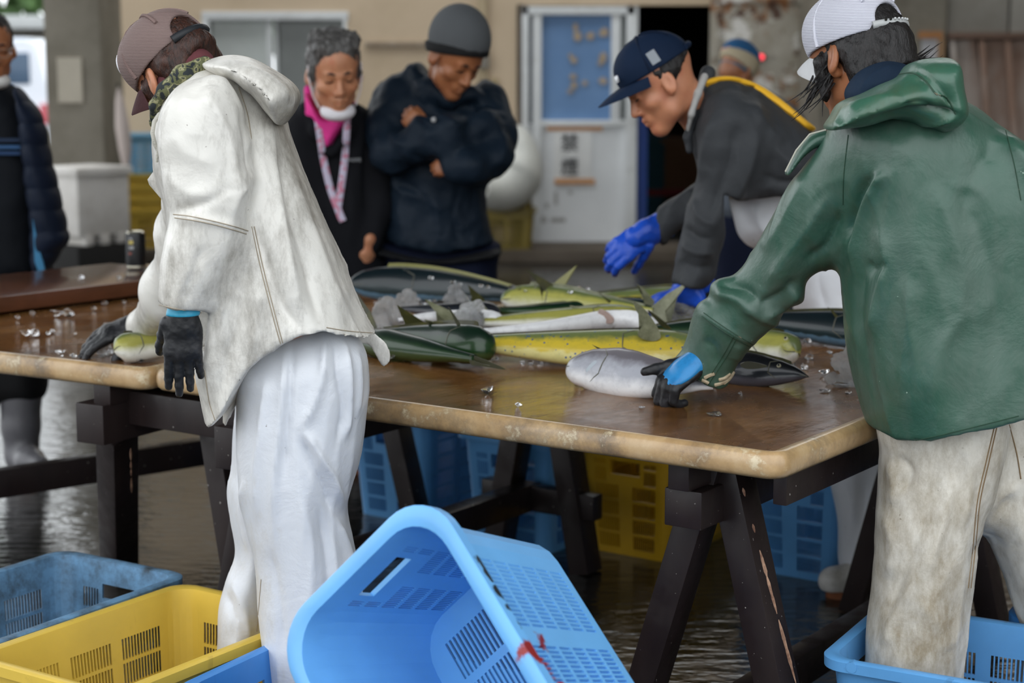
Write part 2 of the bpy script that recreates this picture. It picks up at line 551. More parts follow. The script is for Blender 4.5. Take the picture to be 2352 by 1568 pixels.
# wall fittings: rail, conduit, switch box
rail = tag(slab('wall_rail', 838, 96, 1120, 108, YW - .04, .035, MAT('rail_paint', '#85735f', .6, dirt='#b0a596', dscale=3), None, .006),
           'thin brown and grey rail fixed to the cream wall behind the beanie', 'rail')
rail['kind'] = 'thing'
cd = empty('conduit', (P(1107, 300, YW).x, YW, .1), 'painted conduit pipe with a small switch box on the cream wall', 'conduit')
slab('pipe', 1096, -20, 1120, 330, YW - .05, .05, MAT('conduit_paint', '#a8977a', .6), cd, .012)
slab('junction_box', 1100, 118, 1124, 158, YW - .07, .03, MAT('box_grey', '#807a70', .6), cd, .006)
slab('switch_box', 1126, 180, 1144, 218, YW - .03, .03, MAT('switch_cream', '#a79672', .6), cd, .006)

# white sliding door with blue upper window
door = empty('door_1', (P(1325, 580, YW).x, YW, .1)); door['kind'] = 'structure'
M_panel = MAT('white_door_panel', '#dfe1e2', .5, dirt='#b9b7b0', dscale=2.2, dlo=.6, dhi=.9)
M_blue = MAT('blue_sheet', '#6f92bd', .5, dirt='#557aa8', dscale=2, dlo=.4, dhi=.8)
DY = YW - .02
slab('door_panel', 1240, 284, 1422, 575, DY + .03, .03, M_panel, door)
slab('blue_panel', 1240, 34, 1408, 284, DY + .05, .02, M_blue, door)
for a, th, m in (((1199, 15, 1460, 34), .1, M_white_al), ((1199, 15, 1214, 580), .1, M_white_al), ((1224, 30, 1243, 580), .09, M_white_al),
              ((1405, 30, 1424, 284), .08, M_white_al), ((1440, 15, 1460, 580), .1, M_white_al), ((1199, 560, 1460, 582), .1, M_white_al), ((1236, 276, 1444, 290), .085, M_white_al), ((1424, 288, 1442, 575), .06, M_panel)):
    slab('door_frame', *a, DY + .08 - th, th, m, door, .006)
slab('narrow_pane', 1213, 30, 1226, 284, DY + .05, .02, MAT('dark_pane', '#4e5964', .3), door)
slab('narrow_panel', 1213, 284, 1226, 565, DY + .05, .02, M_panel, door)
slab('narrow_pane', 1423, 30, 1442, 284, DY + .05, .02, MAT('dark_pane_b', '#59605f', .3), door)
slab('door_jamb', 1187, 10, 1199, 585, DY, .1, M_conc_d, door)
slab('door_jamb', 1456, 230, 1484, 580, DY + .1, .06, MAT('blue_jamb', '#1d3f86', .5), door)
def prism(name, prof, y0, y1, mat, parent, bevel=.04):
    bm = bmesh.new()
    a = [bm.verts.new((x, y0, z)) for x, z in prof]; b = [bm.verts.new((x, y1, z)) for x, z in prof]
    bm.faces.new(a); bm.faces.new(b[::-1])
    for i in range(len(prof)): bm.faces.new((a[i], b[i], b[(i + 1) % len(prof)], a[(i + 1) % len(prof)]))
    if bevel: bmesh.ops.bevel(bm, geom=list(bm.edges), offset=bevel, segments=3, affect='EDGES')
    return bm_obj(name, bm, mat, parent, 40)
# scraps of old tape on the blue window
random.seed(3)
M_tape = MAT('old_tape', '#b3a189', .8, dirt='#8f7a5f', dscale=12)
for (x, y, w, h) in ((1322, 62, 14, 22), (1326, 82, 20, 24), (1356, 82, 20, 22), (1387, 75, 22, 22), (1384, 134, 20, 28), (1378, 146, 14, 10), (1318, 138, 14, 18), (1310, 128, 10, 12), (1316, 176, 18, 16), (1318, 196, 18, 20), (1309, 210, 14, 12), (1343, 190, 14, 12), (1384, 185, 20, 18)):
    c = P(x, y, DY + .03); s_ = 14 / F_PX * .5
    prism('tape_scrap', [(c.x + math.cos(q) * w * s_ * random.uniform(.7, 1.15), c.z + math.sin(q) * h * s_ * random.uniform(.7, 1.15)) for q in np.linspace(0, 2 * math.pi, 9)[:-1]], c.y, c.y + .01, M_tape, door, 0)
M_otape = MAT('brown_tape', '#cf9a6b', .6)
slab('tape_strip', 1256, 284, 1384, 300, DY + .015, .006, M_otape, door)
nt = slab('notice_sheet', 1272, 296, 1358, 416, DY + .02, .006, MAT('notice_paper', '#e3e3e1', .7), door)
slab('tape_strip', 1274, 410, 1366, 423, DY + .012, .006, M_otape, door)
M_ink = MAT('black_ink', '#3a3a3c', .7)
def text_mesh(name, body, size, mat, parent, mtx, ext=.001):
    cu = bpy.data.curves.new(name, 'FONT'); cu.body = body; cu.size = size; cu.align_x = 'CENTER'; cu.align_y = 'CENTER'; cu.extrude = ext; cu.resolution_u = 3
    t = bpy.data.objects.new(name, cu); COL.objects.link(t)
    dg = bpy.context.evaluated_depsgraph_get()
    me = bpy.data.meshes.new_from_object(t.evaluated_get(dg))
    bpy.data.objects.remove(t)
    me.transform(mtx)
    return new_obj(name, me, mat, parent)
for ch, (x, y) in zip('\u7981\u7159', ((1308, 330), (1308, 385))):
    text_mesh('lettering', ch, .15, M_ink, nt, Matrix.Translation(P(x, y, DY + .012)) @ Euler((math.pi / 2, 0, 0)).to_matrix().to_4x4(), .003)
for (x, y, w, h) in ((1277, 455, 8, 30), (1256, 472, 8, 12), (1310, 442, 10, 8), (1282, 505, 34, 10), (1245, 505, 20, 14)):
    slab('scuff', x - w / 2, y - h / 2, x + w / 2, y + h / 2, DY + .027, .004, MAT('scuff_grey', '#a5a4a1', .8), door)
slab('door_sill', 1199, 576, 1660, 596, 13.36, .5, MAT('sill_concrete', '#a39d92', .7), door)

# rusted steel door to the right of the doorway
n = NT('rusted_paint')
a_ = n.noise(2.6, 9, .62, vec=n.coord((1.2, 1, .8)))
base = n.ramp(n.noise(5, 5), [(.3, srgb('#aaa498')), (.7, srgb('#8f8878'))])
c1 = n.mix(n.ramp(a_, [(.485, 0.0), (.53, 1.0)]), base, srgb('#84562e'))
c2 = n.mix(n.ramp(n.noise(7, 8, .7), [(.57, 0.0), (.62, 1.0)]), c1, srgb('#4a2f1f'))
c3 = n.mix(n.ramp(n.noise(3.4, 7, .6, vec=n.coord((1.1, 1, 1.4))), [(.56, 0.0), (.6, 1.0)]), c2, srgb('#cfccc5'))
n.set('Base Color', c3); n.set('Roughness', .7); n.bump(a_, .4, .01)
rd = empty('door_2', (P(1755, 400, 13.8).x, 13.8, .1)); rd['kind'] = 'structure'
slab('door_leaf', 1642, 6, 1872, 600, 13.82, .05, n.m, rd, .01)
slab('door_stile', 1634, 0, 1646, 600, 13.8, .08, n.m, rd, .006)
slab('door_rail', 1634, -6, 1874, 8, 13.8, .09, n.m, rd, .006)
slab('door_gap', 1870, 0, 1884, 600, 13.9, .05, M_dark, rd)

# grey boarding and leaning brown planks at the right
M_gp = MAT('grey_board', '#96928a', .7, dirt='#7d786e', dscale=1.5)
gb = struct(empty('wall_cladding', (P(2260, 300, 12.95).x, 12.95, 0)))
slab('panel', 2180, -60, 2314, 78, 12.95, .04, M_gp, gb, .006)
slab('panel', 2326, -60, 2460, 78, 12.95, .04, M_gp, gb, .006)
slab('batten', 2312, -60, 2328, 80, 12.97, .04, MAT('batten_dark', '#4f4a42', .7), gb)
slab('ledger', 2178, 74, 2460, 90, 12.9, .1, MAT('ledger_wood', '#6b5548', .7), gb, .005)
M_board = MAT('weathered_plank', '#8f7363', .7, dirt='#b9afa7', dscale=2.2, dlo=.42, dhi=.66, stretch=(1, 1, .3), bump=.3, bscale=20)
M_gap = MAT('plank_gap_shade', '#22160f', .8)
box('gap_shade_sheet', (P(2180, 0, 13.1).x, 13.1, 0), (4.99, 13.14, P(0, 80, 13.1).z), M_gap, gb)  # near-black sheet painting in the shade of the gaps between planks
for k, (xa, xb) in enumerate(((2190, 2222), (2258, 2282), (2318, 2340), (2378, 2400))):
    for nm, x0, x1, w, mm, yy in (('plank', xa + 20, xb + 52, .19, M_board, 13.0), ('plank_edge', xa - 4, xb + 10, .045, M_board, 12.93)):
        bar(nm, P(x0, 92, yy), P(x1, 600, yy), w, .03, mm, gb, up=(0, 1, 0), bevel=.005)
# red lamp glow on the rusted door
lm = empty('indicator_lamp', P(1749, 131, 13.7), 'small glowing red indicator lamp on the rusted steel door', 'lamp')
n = NT('red_glow'); n.set('Base Color', srgb('#ff4a55')); n.set('Emission Color', srgb('#ff4a55')); n.set('Emission Strength', 1.6)
bm = bmesh.new(); bmesh.ops.create_uvsphere(bm, u_segments=12, v_segments=8, radius=.022, matrix=Matrix.Translation(P(1749, 131, 13.68)))
bm_obj('lens', bm, n.m, lm, 60)
bm = bmesh.new(); bmesh.ops.create_cone(bm, cap_ends=True, segments=14, radius1=.03, radius2=.026, depth=.14, matrix=Matrix.Translation(P(1749, 131, 13.76)) @ Euler((math.pi / 2, 0, 0)).to_matrix().to_4x4())
bm_obj('socket', bm, M_dark, lm, 40)

# ---------------- outdoors to the left: neighbour building, trees, parked van
M_far = MAT('far_render', '#9a958e', .8, dirt='#837d75', dscale=1)
fb = empty('shed_building', (-10.5, 34, 0), 'grey shed building with a pale eave behind the parked van', 'building')
box('wall', (-22, 34, 0), (-7.5, 40, 2.25), M_far, fb)
box('roof', (-22.3, 33.2, 2.25), (-7.2, 40.2, 2.5), MAT('pale_eave', '#b9bcbc', .6), fb, .02)
box('shutter', (-12.2, 33.95, 0), (-9.2, 34.0, 1.95), MAT('shutter_dark', '#4c5052', .6), fb)
van = empty('van', (-7.45, 25.3, 0), 'white van with a dark rear window parked outside', 'car')
M_van = MAT('van_white', '#e6ebf5', .25, coat=.5, var=.02)
vx = P(112, 160, 25).x
prism('body', [(vx - 1.72, .3), (vx, .3), (vx + .02, 1.0), (vx - .06, 1.35), (vx - .16, 1.86), (vx - .3, 1.93), (vx - 1.42, 1.93), (vx - 1.56, 1.86), (vx - 1.66, 1.35)], 25, 29, M_van, van)
box('rear_window', (vx - 1.45, 24.97, 1.28), (vx - .27, 25.03, 1.72), MAT('van_glass', '#4a5f77', .1), van, .02)
for sx in (-1.62, -.14):
    box('tail_lamp', (vx + sx, 24.96, .72), (vx + sx + .13, 25.05, 1.0), MAT('tail_red', '#c9616b', .3), van, .01)
box('bumper', (vx - 1.7, 24.9, .3), (vx, 25.05, .52), M_van, van, .03)
box('number_plate', (vx - 1.0, 24.95, .78), (vx - .68, 25.0, .93), MAT('plate_green', '#c8d0c4', .5), van, .005)
for sx in (-1.6, -.32):
    bm = bmesh.new(); bmesh.ops.create_cone(bm, cap_ends=True, segments=20, radius1=.31, radius2=.31, depth=.2, matrix=Matrix.Translation((vx + sx + .12, 25.6, .31)) @ Euler((0, math.pi / 2, 0)).to_matrix().to_4x4())
    bm_obj('wheel', bm, MAT('tyre', '#1c1c1c', .8), van, 40)
# tree belt
random.seed(11)
M_leaf = MAT('foliage', '#5c7a48', .7, dirt='#38502c', dscale=3, var=.2)
M_trunk = MAT('bark', '#4f4436', .9)
for k, tx in enumerate((-27, -20.5, -14, -7.5)):
    t = empty('tree', (tx, 46, 0), ['leafy tree far behind the shed, leftmost in the belt', 'leafy tree far behind the shed, second from the left', 'leafy tree far behind the shed, above the van', 'leafy tree far behind the shed, nearest the pillar'][k], 'tree', 'trees beyond the shed')
    v, f = [], []
    for q in range(900):
        th, ph, r = random.uniform(0, 6.28), math.acos(random.uniform(-1, 1)), random.uniform(.6, 1) ** .5
        c = Vector((tx + 3 * r * math.sin(ph) * math.cos(th), 46 + 3 * r * math.sin(ph) * math.sin(th), 4.0 + 2.4 * r * math.cos(ph)))
        u = Vector((random.gauss(0, 1), random.gauss(0, 1), random.gauss(0, 1))).normalized() * .32; w = u.orthogonal().normalized() * .2
        b = len(v); v += [c - u, c + w, c + u, c - w]; f.append((b, b + 1, b + 2, b + 3))
    cr = new_obj('crown', mesh_np('crown', v, f), M_leaf, t); cr['kind'] = 'stuff'
    tube('trunk', [(tx, 46, 0), (tx + .1, 46, 2.4), (tx, 46, 4)], [.22, .17, .1], M_trunk, t, 8)
# ------------------------------------------------------------------ tables on trestles
n = NT('wet_table_top')
g1 = n.noise(7, 7, .62, vec=n.coord((1, 1, 1)))
g2 = n.noise(26, 6, .6, vec=n.coord((1, .35, 1), rot=(0, 0, .6)))
c = n.ramp(g1, [(.3, srgb('#5e3d20')), (.52, srgb('#7d5630')), (.72, srgb('#91693c'))])
c = n.mix(n.ramp(g2, [(.45, 0.0), (.75, .6)]), c, srgb('#4d3820'))
c = n.mix(n.ramp(n.noise(14, 8, .7), [(.68, 0.0), (.74, .55)]), c, srgb('#8a4526'))
n.set('Base Color', c)
n.set('Roughness', n.ramp(n.noise(5, 6, .62, vec=n.coord((1, .6, 1), rot=(0, 0, .6))), [(.40, .06), (.62, .3)]))
n.set('Specular IOR Level', .36)
n.bump(n.math('ADD', n.math('MULTIPLY', g2, .6), n.noise(6, 3, .5)), .1, .02)
M_top = n.m
n = NT('worn_table_edge')
g1 = n.noise(9, 8, .65)
c = n.ramp(g1, [(.28, srgb('#8a6d4a')), (.5, srgb('#b3946a')), (.7, srgb('#c4a983'))])
c = n.mix(n.ramp(n.noise(5, 8, .72), [(.5, 0.0), (.66, .85)]), c, srgb('#65584a'))
c = n.mix(n.ramp(n.noise(20, 6, .7), [(.58, 0.0), (.68, .8)]), c, srgb('#d9c9a8'))
n.set('Base Color', c); n.set('Roughness', .3); n.set('Coat Weight', .4); n.set('Coat Roughness', .12)
n.bump(n.noise(30, 6, .6), .25, .006)
M_edge = n.m
n = NT('dark_stained_timber')
g = n.noise(8, 6, .6, vec=n.coord((1, 1, .2)))
c = n.ramp(g, [(.3, srgb('#1d1617')), (.7, srgb('#2c2322'))])
sp = n.noise(95, 2, .5)
c = n.mix(n.ramp(sp, [(.735, 0.0), (.76, .8)]), c, srgb('#a8a39e'))
n.set('Base Color', c); n.set('Specular IOR Level', .3); n.set('Roughness', n.ramp(n.noise(12, 4), [(.4, .3), (.6, .5)]))
n.bump(g, .2, .005)
# worn arrises: bare wood where the edge is exposed (pointiness of the bevels)
geo = n.node('ShaderNodeNewGeometry')
M_timber = n.m
M_wood_bare = MAT('bare_wood', '#a5836c', .7, dirt='#6a4a3a', dscale=30, dlo=.4, dhi=.6)

def rrect(hx, hy, r, seg=6):
    out = []
    for cx_, cy_, a0 in ((hx - r, hy - r, 0), (-hx + r, hy - r, 90), (-hx + r, -hy + r, 180), (hx - r, -hy + r, 270)):
        for k in range(seg + 1):
            a = math.radians(a0 + 90 * k / seg)
            out.append((cx_ + r * math.cos(a), cy_ + r * math.sin(a)))
    return out
def ring_mesh(name, rings, cap0=True, cap1=True, mats=None):
    """stack of closed loops with equal counts."""
    v, f, mi = [], [], []
    N = len(rings[0])
    for r in rings: v += [tuple(p) for p in r]
    for i in range(len(rings) - 1):
        for k in range(N):
            f.append((i * N + k, i * N + (k + 1) % N, (i + 1) * N + (k + 1) % N, (i + 1) * N + k)); mi.append(mats[i] if mats else 0)
    if cap0: f.append(tuple(range(N))[::-1]); mi.append(mats[0] if mats else 0)
    if cap1: f.append(tuple(range((len(rings) - 1) * N, len(rings) * N))); mi.append(mats[-1] if mats else 0)
    me = mesh_np(name, v, f)
    me.polygons.foreach_set('material_index', mi)
    return me
def table_top(name, hx, hy, r, z, th, parent, mats, lip=.0035, border=.022):
    prof = [(-.010, z - th), (-.002, z - th + .008), (0, z - th + .018), (0, z - .02), (-.003, z - .009), (-.010, z - .002), (-.018, z), (-border, z - .0005), (-border - .012, z - lip)]
    rings = []
    for off, zz in prof:
        rings.append([(x, y, zz) for x, y in rrect(hx + off, hy + off, max(.004, r + off))])
    me = ring_mesh(name, rings, True, True, [0] * 8 + [1])
    smooth(me, 50)
    return new_obj(name, me, mats, parent, local=True)
TZ = .75
FD = Vector((-.819, .573, 0)).normalized()      # along the front edge, to the left
RD = Vector((.573, .819, 0)).normalized()       # along the right edge, to the back
A0 = Vector((.498, 3.15, 0))
def table_xy(a, b, z=0): return A0 + FD * a + RD * b + Vector((0, 0, z))     # a along the front from the right corner, b to the back
ang = math.atan2(-FD.y, -FD.x)
t1 = empty('sorting_table', table_xy(.835, .89), 'wide wet brown sorting table piled with fish and ice', 'table', 'sorting tables', rot=(0, 0, ang))
table_top('table_top', .835, .89, .045, TZ, .052, t1, [M_edge, M_top])
B0 = Vector((-.871, 4.108, 0)); FD2 = Vector((-.868, .497, 0)).normalized(); RD2 = Vector((.497, .868, 0)).normalized()
c2 = B0 + FD2 * (.008 + .8) + RD2 * .89
t2 = empty('sorting_table', c2, 'wet brown sorting table with ice bits and one fish in front of the navy jacket', 'table', 'sorting tables', rot=(0, 0, math.atan2(-FD2.y, -FD2.x)))
table_top('table_top', .8, .89, .04, TZ - .003, .055, t2, [M_edge, M_top])

ZB = TZ - .052
def PB(x, y, b):
    """pixel -> point on the upright plane b metres behind the table's front edge."""
    r = ray(x, y); o = Vector((0, 0, CAM_H)) - A0
    t = (b - o.dot(RD)) / r.dot(RD)
    return Vector((0, 0, CAM_H)) + r * t
def wear(a, b, r, root, k=5, seed=0):
    """slivers of bare wood along a worn arris."""
    rnd = random.Random(seed); a, b = Vector(a), Vector(b)
    for i in range(k):
        t0 = rnd.uniform(0, .9); t1 = min(1, t0 + rnd.uniform(.04, .16))
        p = [a.lerp(b, t0 + (t1 - t0) * u) for u in (0, .3, .7, 1)]
        tube('bare_sliver', p, [.0008, r * rnd.uniform(.6, 1), r * rnd.uniform(.5, 1), .0008], M_wood_bare, root, 6)
def aframe(root, a, b, apex, spread, w=.06, d=.075):
    for s_ in (-1, 1):
        t = table_xy(a + s_ * .03, b, apex); f = table_xy(a + s_ * spread, b, 0.0)
        bar('leg', t, f, w, d, M_timber, root, up=RD, bevel=.003)
    return root
tr = empty('trestle', table_xy(.26, .8), 'dark timber trestle under the near right corner of the sorting table', 'trestle', 'dark timber trestles')
bar('beam', table_xy(.265, .105, .587), table_xy(.265, 1.62, .587), .085, .078, M_timber, tr)
bar('cap_board', table_xy(.265, .085, .663), table_xy(.265, 1.64, .663), .048, .07, M_timber, tr)
bar('apron', table_xy(.075, .15, .655), table_xy(.075, 1.7, .655), .03, .085, M_timber, tr)
YL = .215
for (xt, yt, xb, yb) in ((1640, 1060, 1447, 1700), (1678, 1075, 1812, 1700)):
    bar('leg', PB(xt, yt, YL + (.02 if xt > 1650 else 0)), PB(xb, yb, YL + (.02 if xt > 1650 else 0)), .062, .078, M_timber, tr, up=RD, bevel=.003)
aframe(tr, .265, 1.42, .68, .2)
bar('stretcher', table_xy(.24, .02, .12), table_xy(.24, 1.5, .12), .05, .08, M_timber, tr)
wear(PB(1702, 1105, .16), PB(1828, 1568, .16), .004, tr, 12, 2)
tr = empty('trestle', table_xy(1.4, .7), 'dark timber trestle under the left end of the fish table, behind the white trousers', 'trestle', 'dark timber trestles')
bar('beam', table_xy(1.4, -.02, .59), table_xy(1.4, 1.5, .59), .075, .1, M_timber, tr)
bar('cap_board', table_xy(1.4, 0, .668), table_xy(1.4, 1.6, .668), .05, .058, M_timber, tr)
aframe(tr, 1.4, .16, .66, .2)
aframe(tr, 1.42, 1.31, .68, .16, .065, .08)
bar('stretcher', table_xy(1.47, .1, .2), table_xy(1.47, 1.34, .2), .06, .08, M_timber, tr)
bar('cross_tie', table_xy(1.22, 1.31, .2), table_xy(1.62, 1.31, .2), .05, .075, M_timber, tr)
bar('rail', table_xy(1.44, .1, .625), table_xy(1.86, .1, .625), .05, .085, M_timber, tr)
tr = empty('trestle', B0 + FD2 * .2 + RD2 * .6, 'dark timber trestle under the left sorting table, above the grey-blue crate', 'trestle', 'dark timber trestles')
def t2xy(a, b, z): return B0 + FD2 * a + RD2 * b + Vector((0, 0, z))
bar('beam', t2xy(.19, -.005, .595), t2xy(.19, 1.4, .595), .09, .1, M_timber, tr)
bar('cap_board', t2xy(.17, .02, .668), t2xy(.17, 1.4, .668), .055, .056, M_timber, tr)
bar('leg', PZ(268, 985, .55), PZ(275, 1330, 0), .075, .08, M_timber, tr, up=RD2, bevel=.003)
bar('leg', t2xy(-.02, .22, .6), t2xy(-.12, .22, 0), .06, .075, M_timber, tr, up=RD2, bevel=.003)
for s_ in (-1, 1):
    bar('leg', t2xy(.19 + s_ * .03, 1.2, .66), t2xy(.19 + s_ * .2, 1.2, 0), .06, .075, M_timber, tr, up=RD2, bevel=.003)
wear(PZ(300, 1010, .55), PZ(306, 1290, .05), .003, tr, 7, 4)
bar('stretcher', PZ(-60, 1118, .24), PZ(505, 1030, .24), .05, .085, M_timber, tr)
# raised brown board along the left table
M_brown = MAT('red_brown_board', '#5e3a28', .22, dirt='#3d281b', dscale=5, dlo=.4, dhi=.7, bump=.15, bscale=18, coat=.3, stretch=(.4, .4, 1))
bd_a, bd_b = PZ(-160, 700, .8), PZ(470, 626, .8)
bdir = (bd_b - bd_a).normalized(); bside = Vector((-bdir.y, bdir.x, 0))
board = empty('raised_board', (bd_a + bd_b) / 2 - Vector((0, 0, .05)), 'raised red-brown board with a black can standing on it', 'board')
m_, L_ = bar_mtx(bd_a + bside * .24 - Vector((0, 0, .024)), bd_b + bside * .24 - Vector((0, 0, .024)))
bm = bmesh.new(); bm_box(bm, (.48, L_, .048), m_, .006)
bm_obj('plank', bm, M_brown, board, 40)
# ------------------------------------------------------------------ plastic fish crates
def plastic(name, col, dirt, dlo=.55, dhi=.8, rough=.35, amt=1.0):
    n = NT(name)
    c = srgb(col)
    b = n.ramp(n.noise(6, 4), [(.3, tuple(x * .88 for x in c)), (.7, tuple(min(1, x * 1.06) for x in c))])
    sm = n.noise(11, 8, .72)
    b = n.mix(n.ramp(sm, [(dlo, 0.0), (dhi, amt)]), b, srgb(dirt))
    sc = n.noise(40, 4, .6, vec=n.coord((1, 1, .12)))
    b = n.mix(n.ramp(sc, [(.66, 0.0), (.72, .35)]), b, srgb(dirt))
    n.set('Base Color', b); n.set('Roughness', rough); n.set('Specular IOR Level', .5)
    n.set('Subsurface Weight', .0)
    n.bump(n.noise(70, 4, .6), .06, .003)
    return n.m
M_cb = plastic('blue_plastic', '#5f9fd8', '#3d678c', .62, .85)
M_cbl = plastic('bright_blue_plastic', '#6fb3ec', '#4a7394', .66, .9)
M_cbd = plastic('grimy_blue_plastic', '#6b95b8', '#3c444a', .42, .68, .45)
M_cb2 = plastic('deep_blue_plastic', '#3f86cf', '#2c5688', .62, .85)
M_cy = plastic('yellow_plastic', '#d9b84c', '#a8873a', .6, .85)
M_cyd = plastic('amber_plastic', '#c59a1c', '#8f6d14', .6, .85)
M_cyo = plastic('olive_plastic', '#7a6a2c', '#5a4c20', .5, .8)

def crate_mesh(L, W, Hh, tap=.025, rc=.05, wall_t=.004, pans_l=3, pans_s=2, ns_l=13, ns_s=10, rows=4, handle=True, vtop=.66, sw=.6):
    """walls as a grid over the perimeter with slot cells left out; returns meshes for walls, rim, base."""
    v0, v1 = .05, vtop
    vb = [0.0, .022]
    rowspan = []
    for r in range(rows):
        a = v0 + (v1 - v0) * r / rows + .012; b = v0 + (v1 - v0) * (r + 1) / rows - .012
        vb += [a, b]; rowspan.append((a, b))
    hv0, hv1 = .70, .87
    vb += [hv1, .93, 1.0]
    if handle: vb.append(hv0)
    vb = sorted(set(round(x, 4) for x in vb))
    def side_breaks(half, pans, ns, short):
        half_s = half - rc
        u = [-half_s, half_s]; spans = []
        usable = 2 * half_s - .02
        pw = usable / pans
        for p in range(pans):
            a = -half_s + .01 + pw * p + pw * (.10 if not short else (.06 if p == 0 else .22)); b = -half_s + .01 + pw * (p + 1) - pw * (.10 if not short else (.22 if p == 0 else .06))
            st = (b - a) / ns
            for k in range(ns):
                s0, s1 = a + st * (k + .5 - sw / 2), a + st * (k + .5 + sw / 2)
                u += [s0, s1]; spans.append((s0, s1, p))
        if short and handle: u += [-.055, .055, -.045, .045]
        return sorted(set(round(x, 5) for x in u)), spans
    per = []            # entries (x, y, nx, ny, side, u)
    cells = []
    def addside(half_len, other, pans, ns, short, mp):
        us, spans = side_breaks(half_len, pans, ns, short)
        for i, u in enumerate(us):
            per.append((mp(u), ('s', short, spans, u, us[i + 1] if i + 1 < len(us) else None)))
    hx, hy = L / 2, W / 2
    seg = 5
    def corner(cx_, cy_, a0):
        for k in range(1, seg):
            a = math.radians(a0 + 90 * k / seg)
            per.append(((cx_ + rc * math.cos(a), cy_ + rc * math.sin(a)), ('c',)))
    addside(hy, hx, pans_s, ns_s, True, lambda u: (hx, u))
    corner(hx - rc, hy - rc, 0)
    addside(hx, hy, pans_l, ns_l, False, lambda u: (-u, hy))
    corner(-hx + rc, hy - rc, 90)
    addside(hy, hx, pans_s, ns_s, True, lambda u: (-hx, -u))
    corner(-hx + rc, -hy + rc, 180)
    addside(hx, hy, pans_l, ns_l, False, lambda u: (u, -hy))
    corner(hx - rc, -hy + rc, 270)
    N = len(per)
    def pos(xy, v, off=0.0):
        x, y = xy
        e = tap * (1 - v)
        sx, sy = (hx - e + off) / hx, (hy - e + off) / hy
        return (x * sx, y * sy, v * Hh)
    def hole(i, va, vb_):
        info = per[i][1]
        if info[0] != 's' or info[4] is None: return False
        short, spans, u, u2 = info[1], info[2], info[3], info[4]
        mu, mv = (u + u2) / 2, (va + vb_) / 2
        if short and handle and abs(mu) < .055 and hv0 < mv < hv1 and not (abs(mu) > .045 and False): return True
        for (a, b) in rowspan:
            if a < mv < b:
                for (s0, s1, p) in spans:
                    if s0 < mu < s1:
                        if short and handle and mv > .6 and abs(mu) < .07: return False
                        return True
        return False
    v, f = [], []
    vid = {}
    def vert(i, j, o):
        key = (i % N, j, o)
        if key not in vid:
            vid[key] = len(v); v.append(pos(per[i % N][0], vb[j], -wall_t if o else 0))
        return vid[key]
    H = {}
    for i in range(N):
        for j in range(len(vb) - 1):
            H[i, j] = hole(i, vb[j], vb[j + 1])
    for i in range(N):
        for j in range(len(vb) - 1):
            if H[i, j]: continue
            f.append((vert(i, j, 0), vert(i + 1, j, 0), vert(i + 1, j + 1, 0), vert(i, j + 1, 0)))
            f.append((vert(i, j + 1, 1), vert(i + 1, j + 1, 1), vert(i + 1, j, 1), vert(i, j, 1)))
            if H[(i + 1) % N, j]: f.append((vert(i + 1, j, 0), vert(i + 1, j, 1), vert(i + 1, j + 1, 1), vert(i + 1, j + 1, 0)))
            if H[(i - 1) % N, j]: f.append((vert(i, j + 1, 0), vert(i, j + 1, 1), vert(i, j, 1), vert(i, j, 0)))
            if j + 1 < len(vb) - 1 and H[i, j + 1]: f.append((vert(i, j + 1, 0), vert(i + 1, j + 1, 0), vert(i + 1, j + 1, 1), vert(i, j + 1, 1)))
            if j > 0 and H[i, j - 1]: f.append((vert(i, j, 1), vert(i + 1, j, 1), vert(i + 1, j, 0), vert(i, j, 0)))
    walls = mesh_np('crate_wall', v, f)
    # rim: lip turned outwards
    prof = [(-wall_t, 1.0 - .055 / .3), (-wall_t - .001, 1.0), (-.001, 1.008), (.012, 1.008), (.017, .998), (.018, .93), (.014, .925), (.012, .985), (.001, .985), (.0, 1.0 - .055 / .3)]
    rr = rrect(hx, hy, rc, 8)
    rings = [[pos((x, y), vv, off) for x, y in rr] for off, vv in prof]
    rim = ring_mesh('crate_rim', rings, False, False); smooth(rim, 40)
    # base: slotted plate
    bx, by = hx - tap - .003, hy - tap - .003
    ub = [-bx, bx]; vb2 = [-by, by]; us, vs = [], []
    nr, nc = 6, 22
    for r in range(nr):
        a = -bx + .05 + (2 * bx - .1) * r / nr; b = a + (2 * bx - .1) / nr * .82
        ub += [a, b]; us.append((a, b))
    for q in range(nc):
        a = -by + .05 + (2 * by - .1) * q / nc; b = a + (2 * by - .1) / nc * .5
        vb2 += [a, b]; vs.append((a, b))
    ub, vb2 = sorted(set(ub)), sorted(set(vb2))
    v, f = [], []; vid = {}
    zt, zb_ = .012, .006
    def bvt(i, j, o):
        key = (i, j, o)
        if key not in vid:
            x_, y_ = ub[i], vb2[j]; rr_ = rc * .9
            qx, qy = abs(x_) - (bx - rr_), abs(y_) - (by - rr_)
            if qx > 0 and qy > 0 and math.hypot(qx, qy) > rr_:
                k_ = rr_ / math.hypot(qx, qy); x_, y_ = math.copysign(bx - rr_ + qx * k_, x_), math.copysign(by - rr_ + qy * k_, y_)
            vid[key] = len(v); v.append((x_, y_, zb_ if o else zt))
        return vid[key]
    def bh(i, j):
        if i < 0 or j < 0 or i >= len(ub) - 1 or j >= len(vb2) - 1: return None
        mu, mv = (ub[i] + ub[i + 1]) / 2, (vb2[j] + vb2[j + 1]) / 2
        return any(a < mu < b for a, b in us) and any(a < mv < b for a, b in vs)
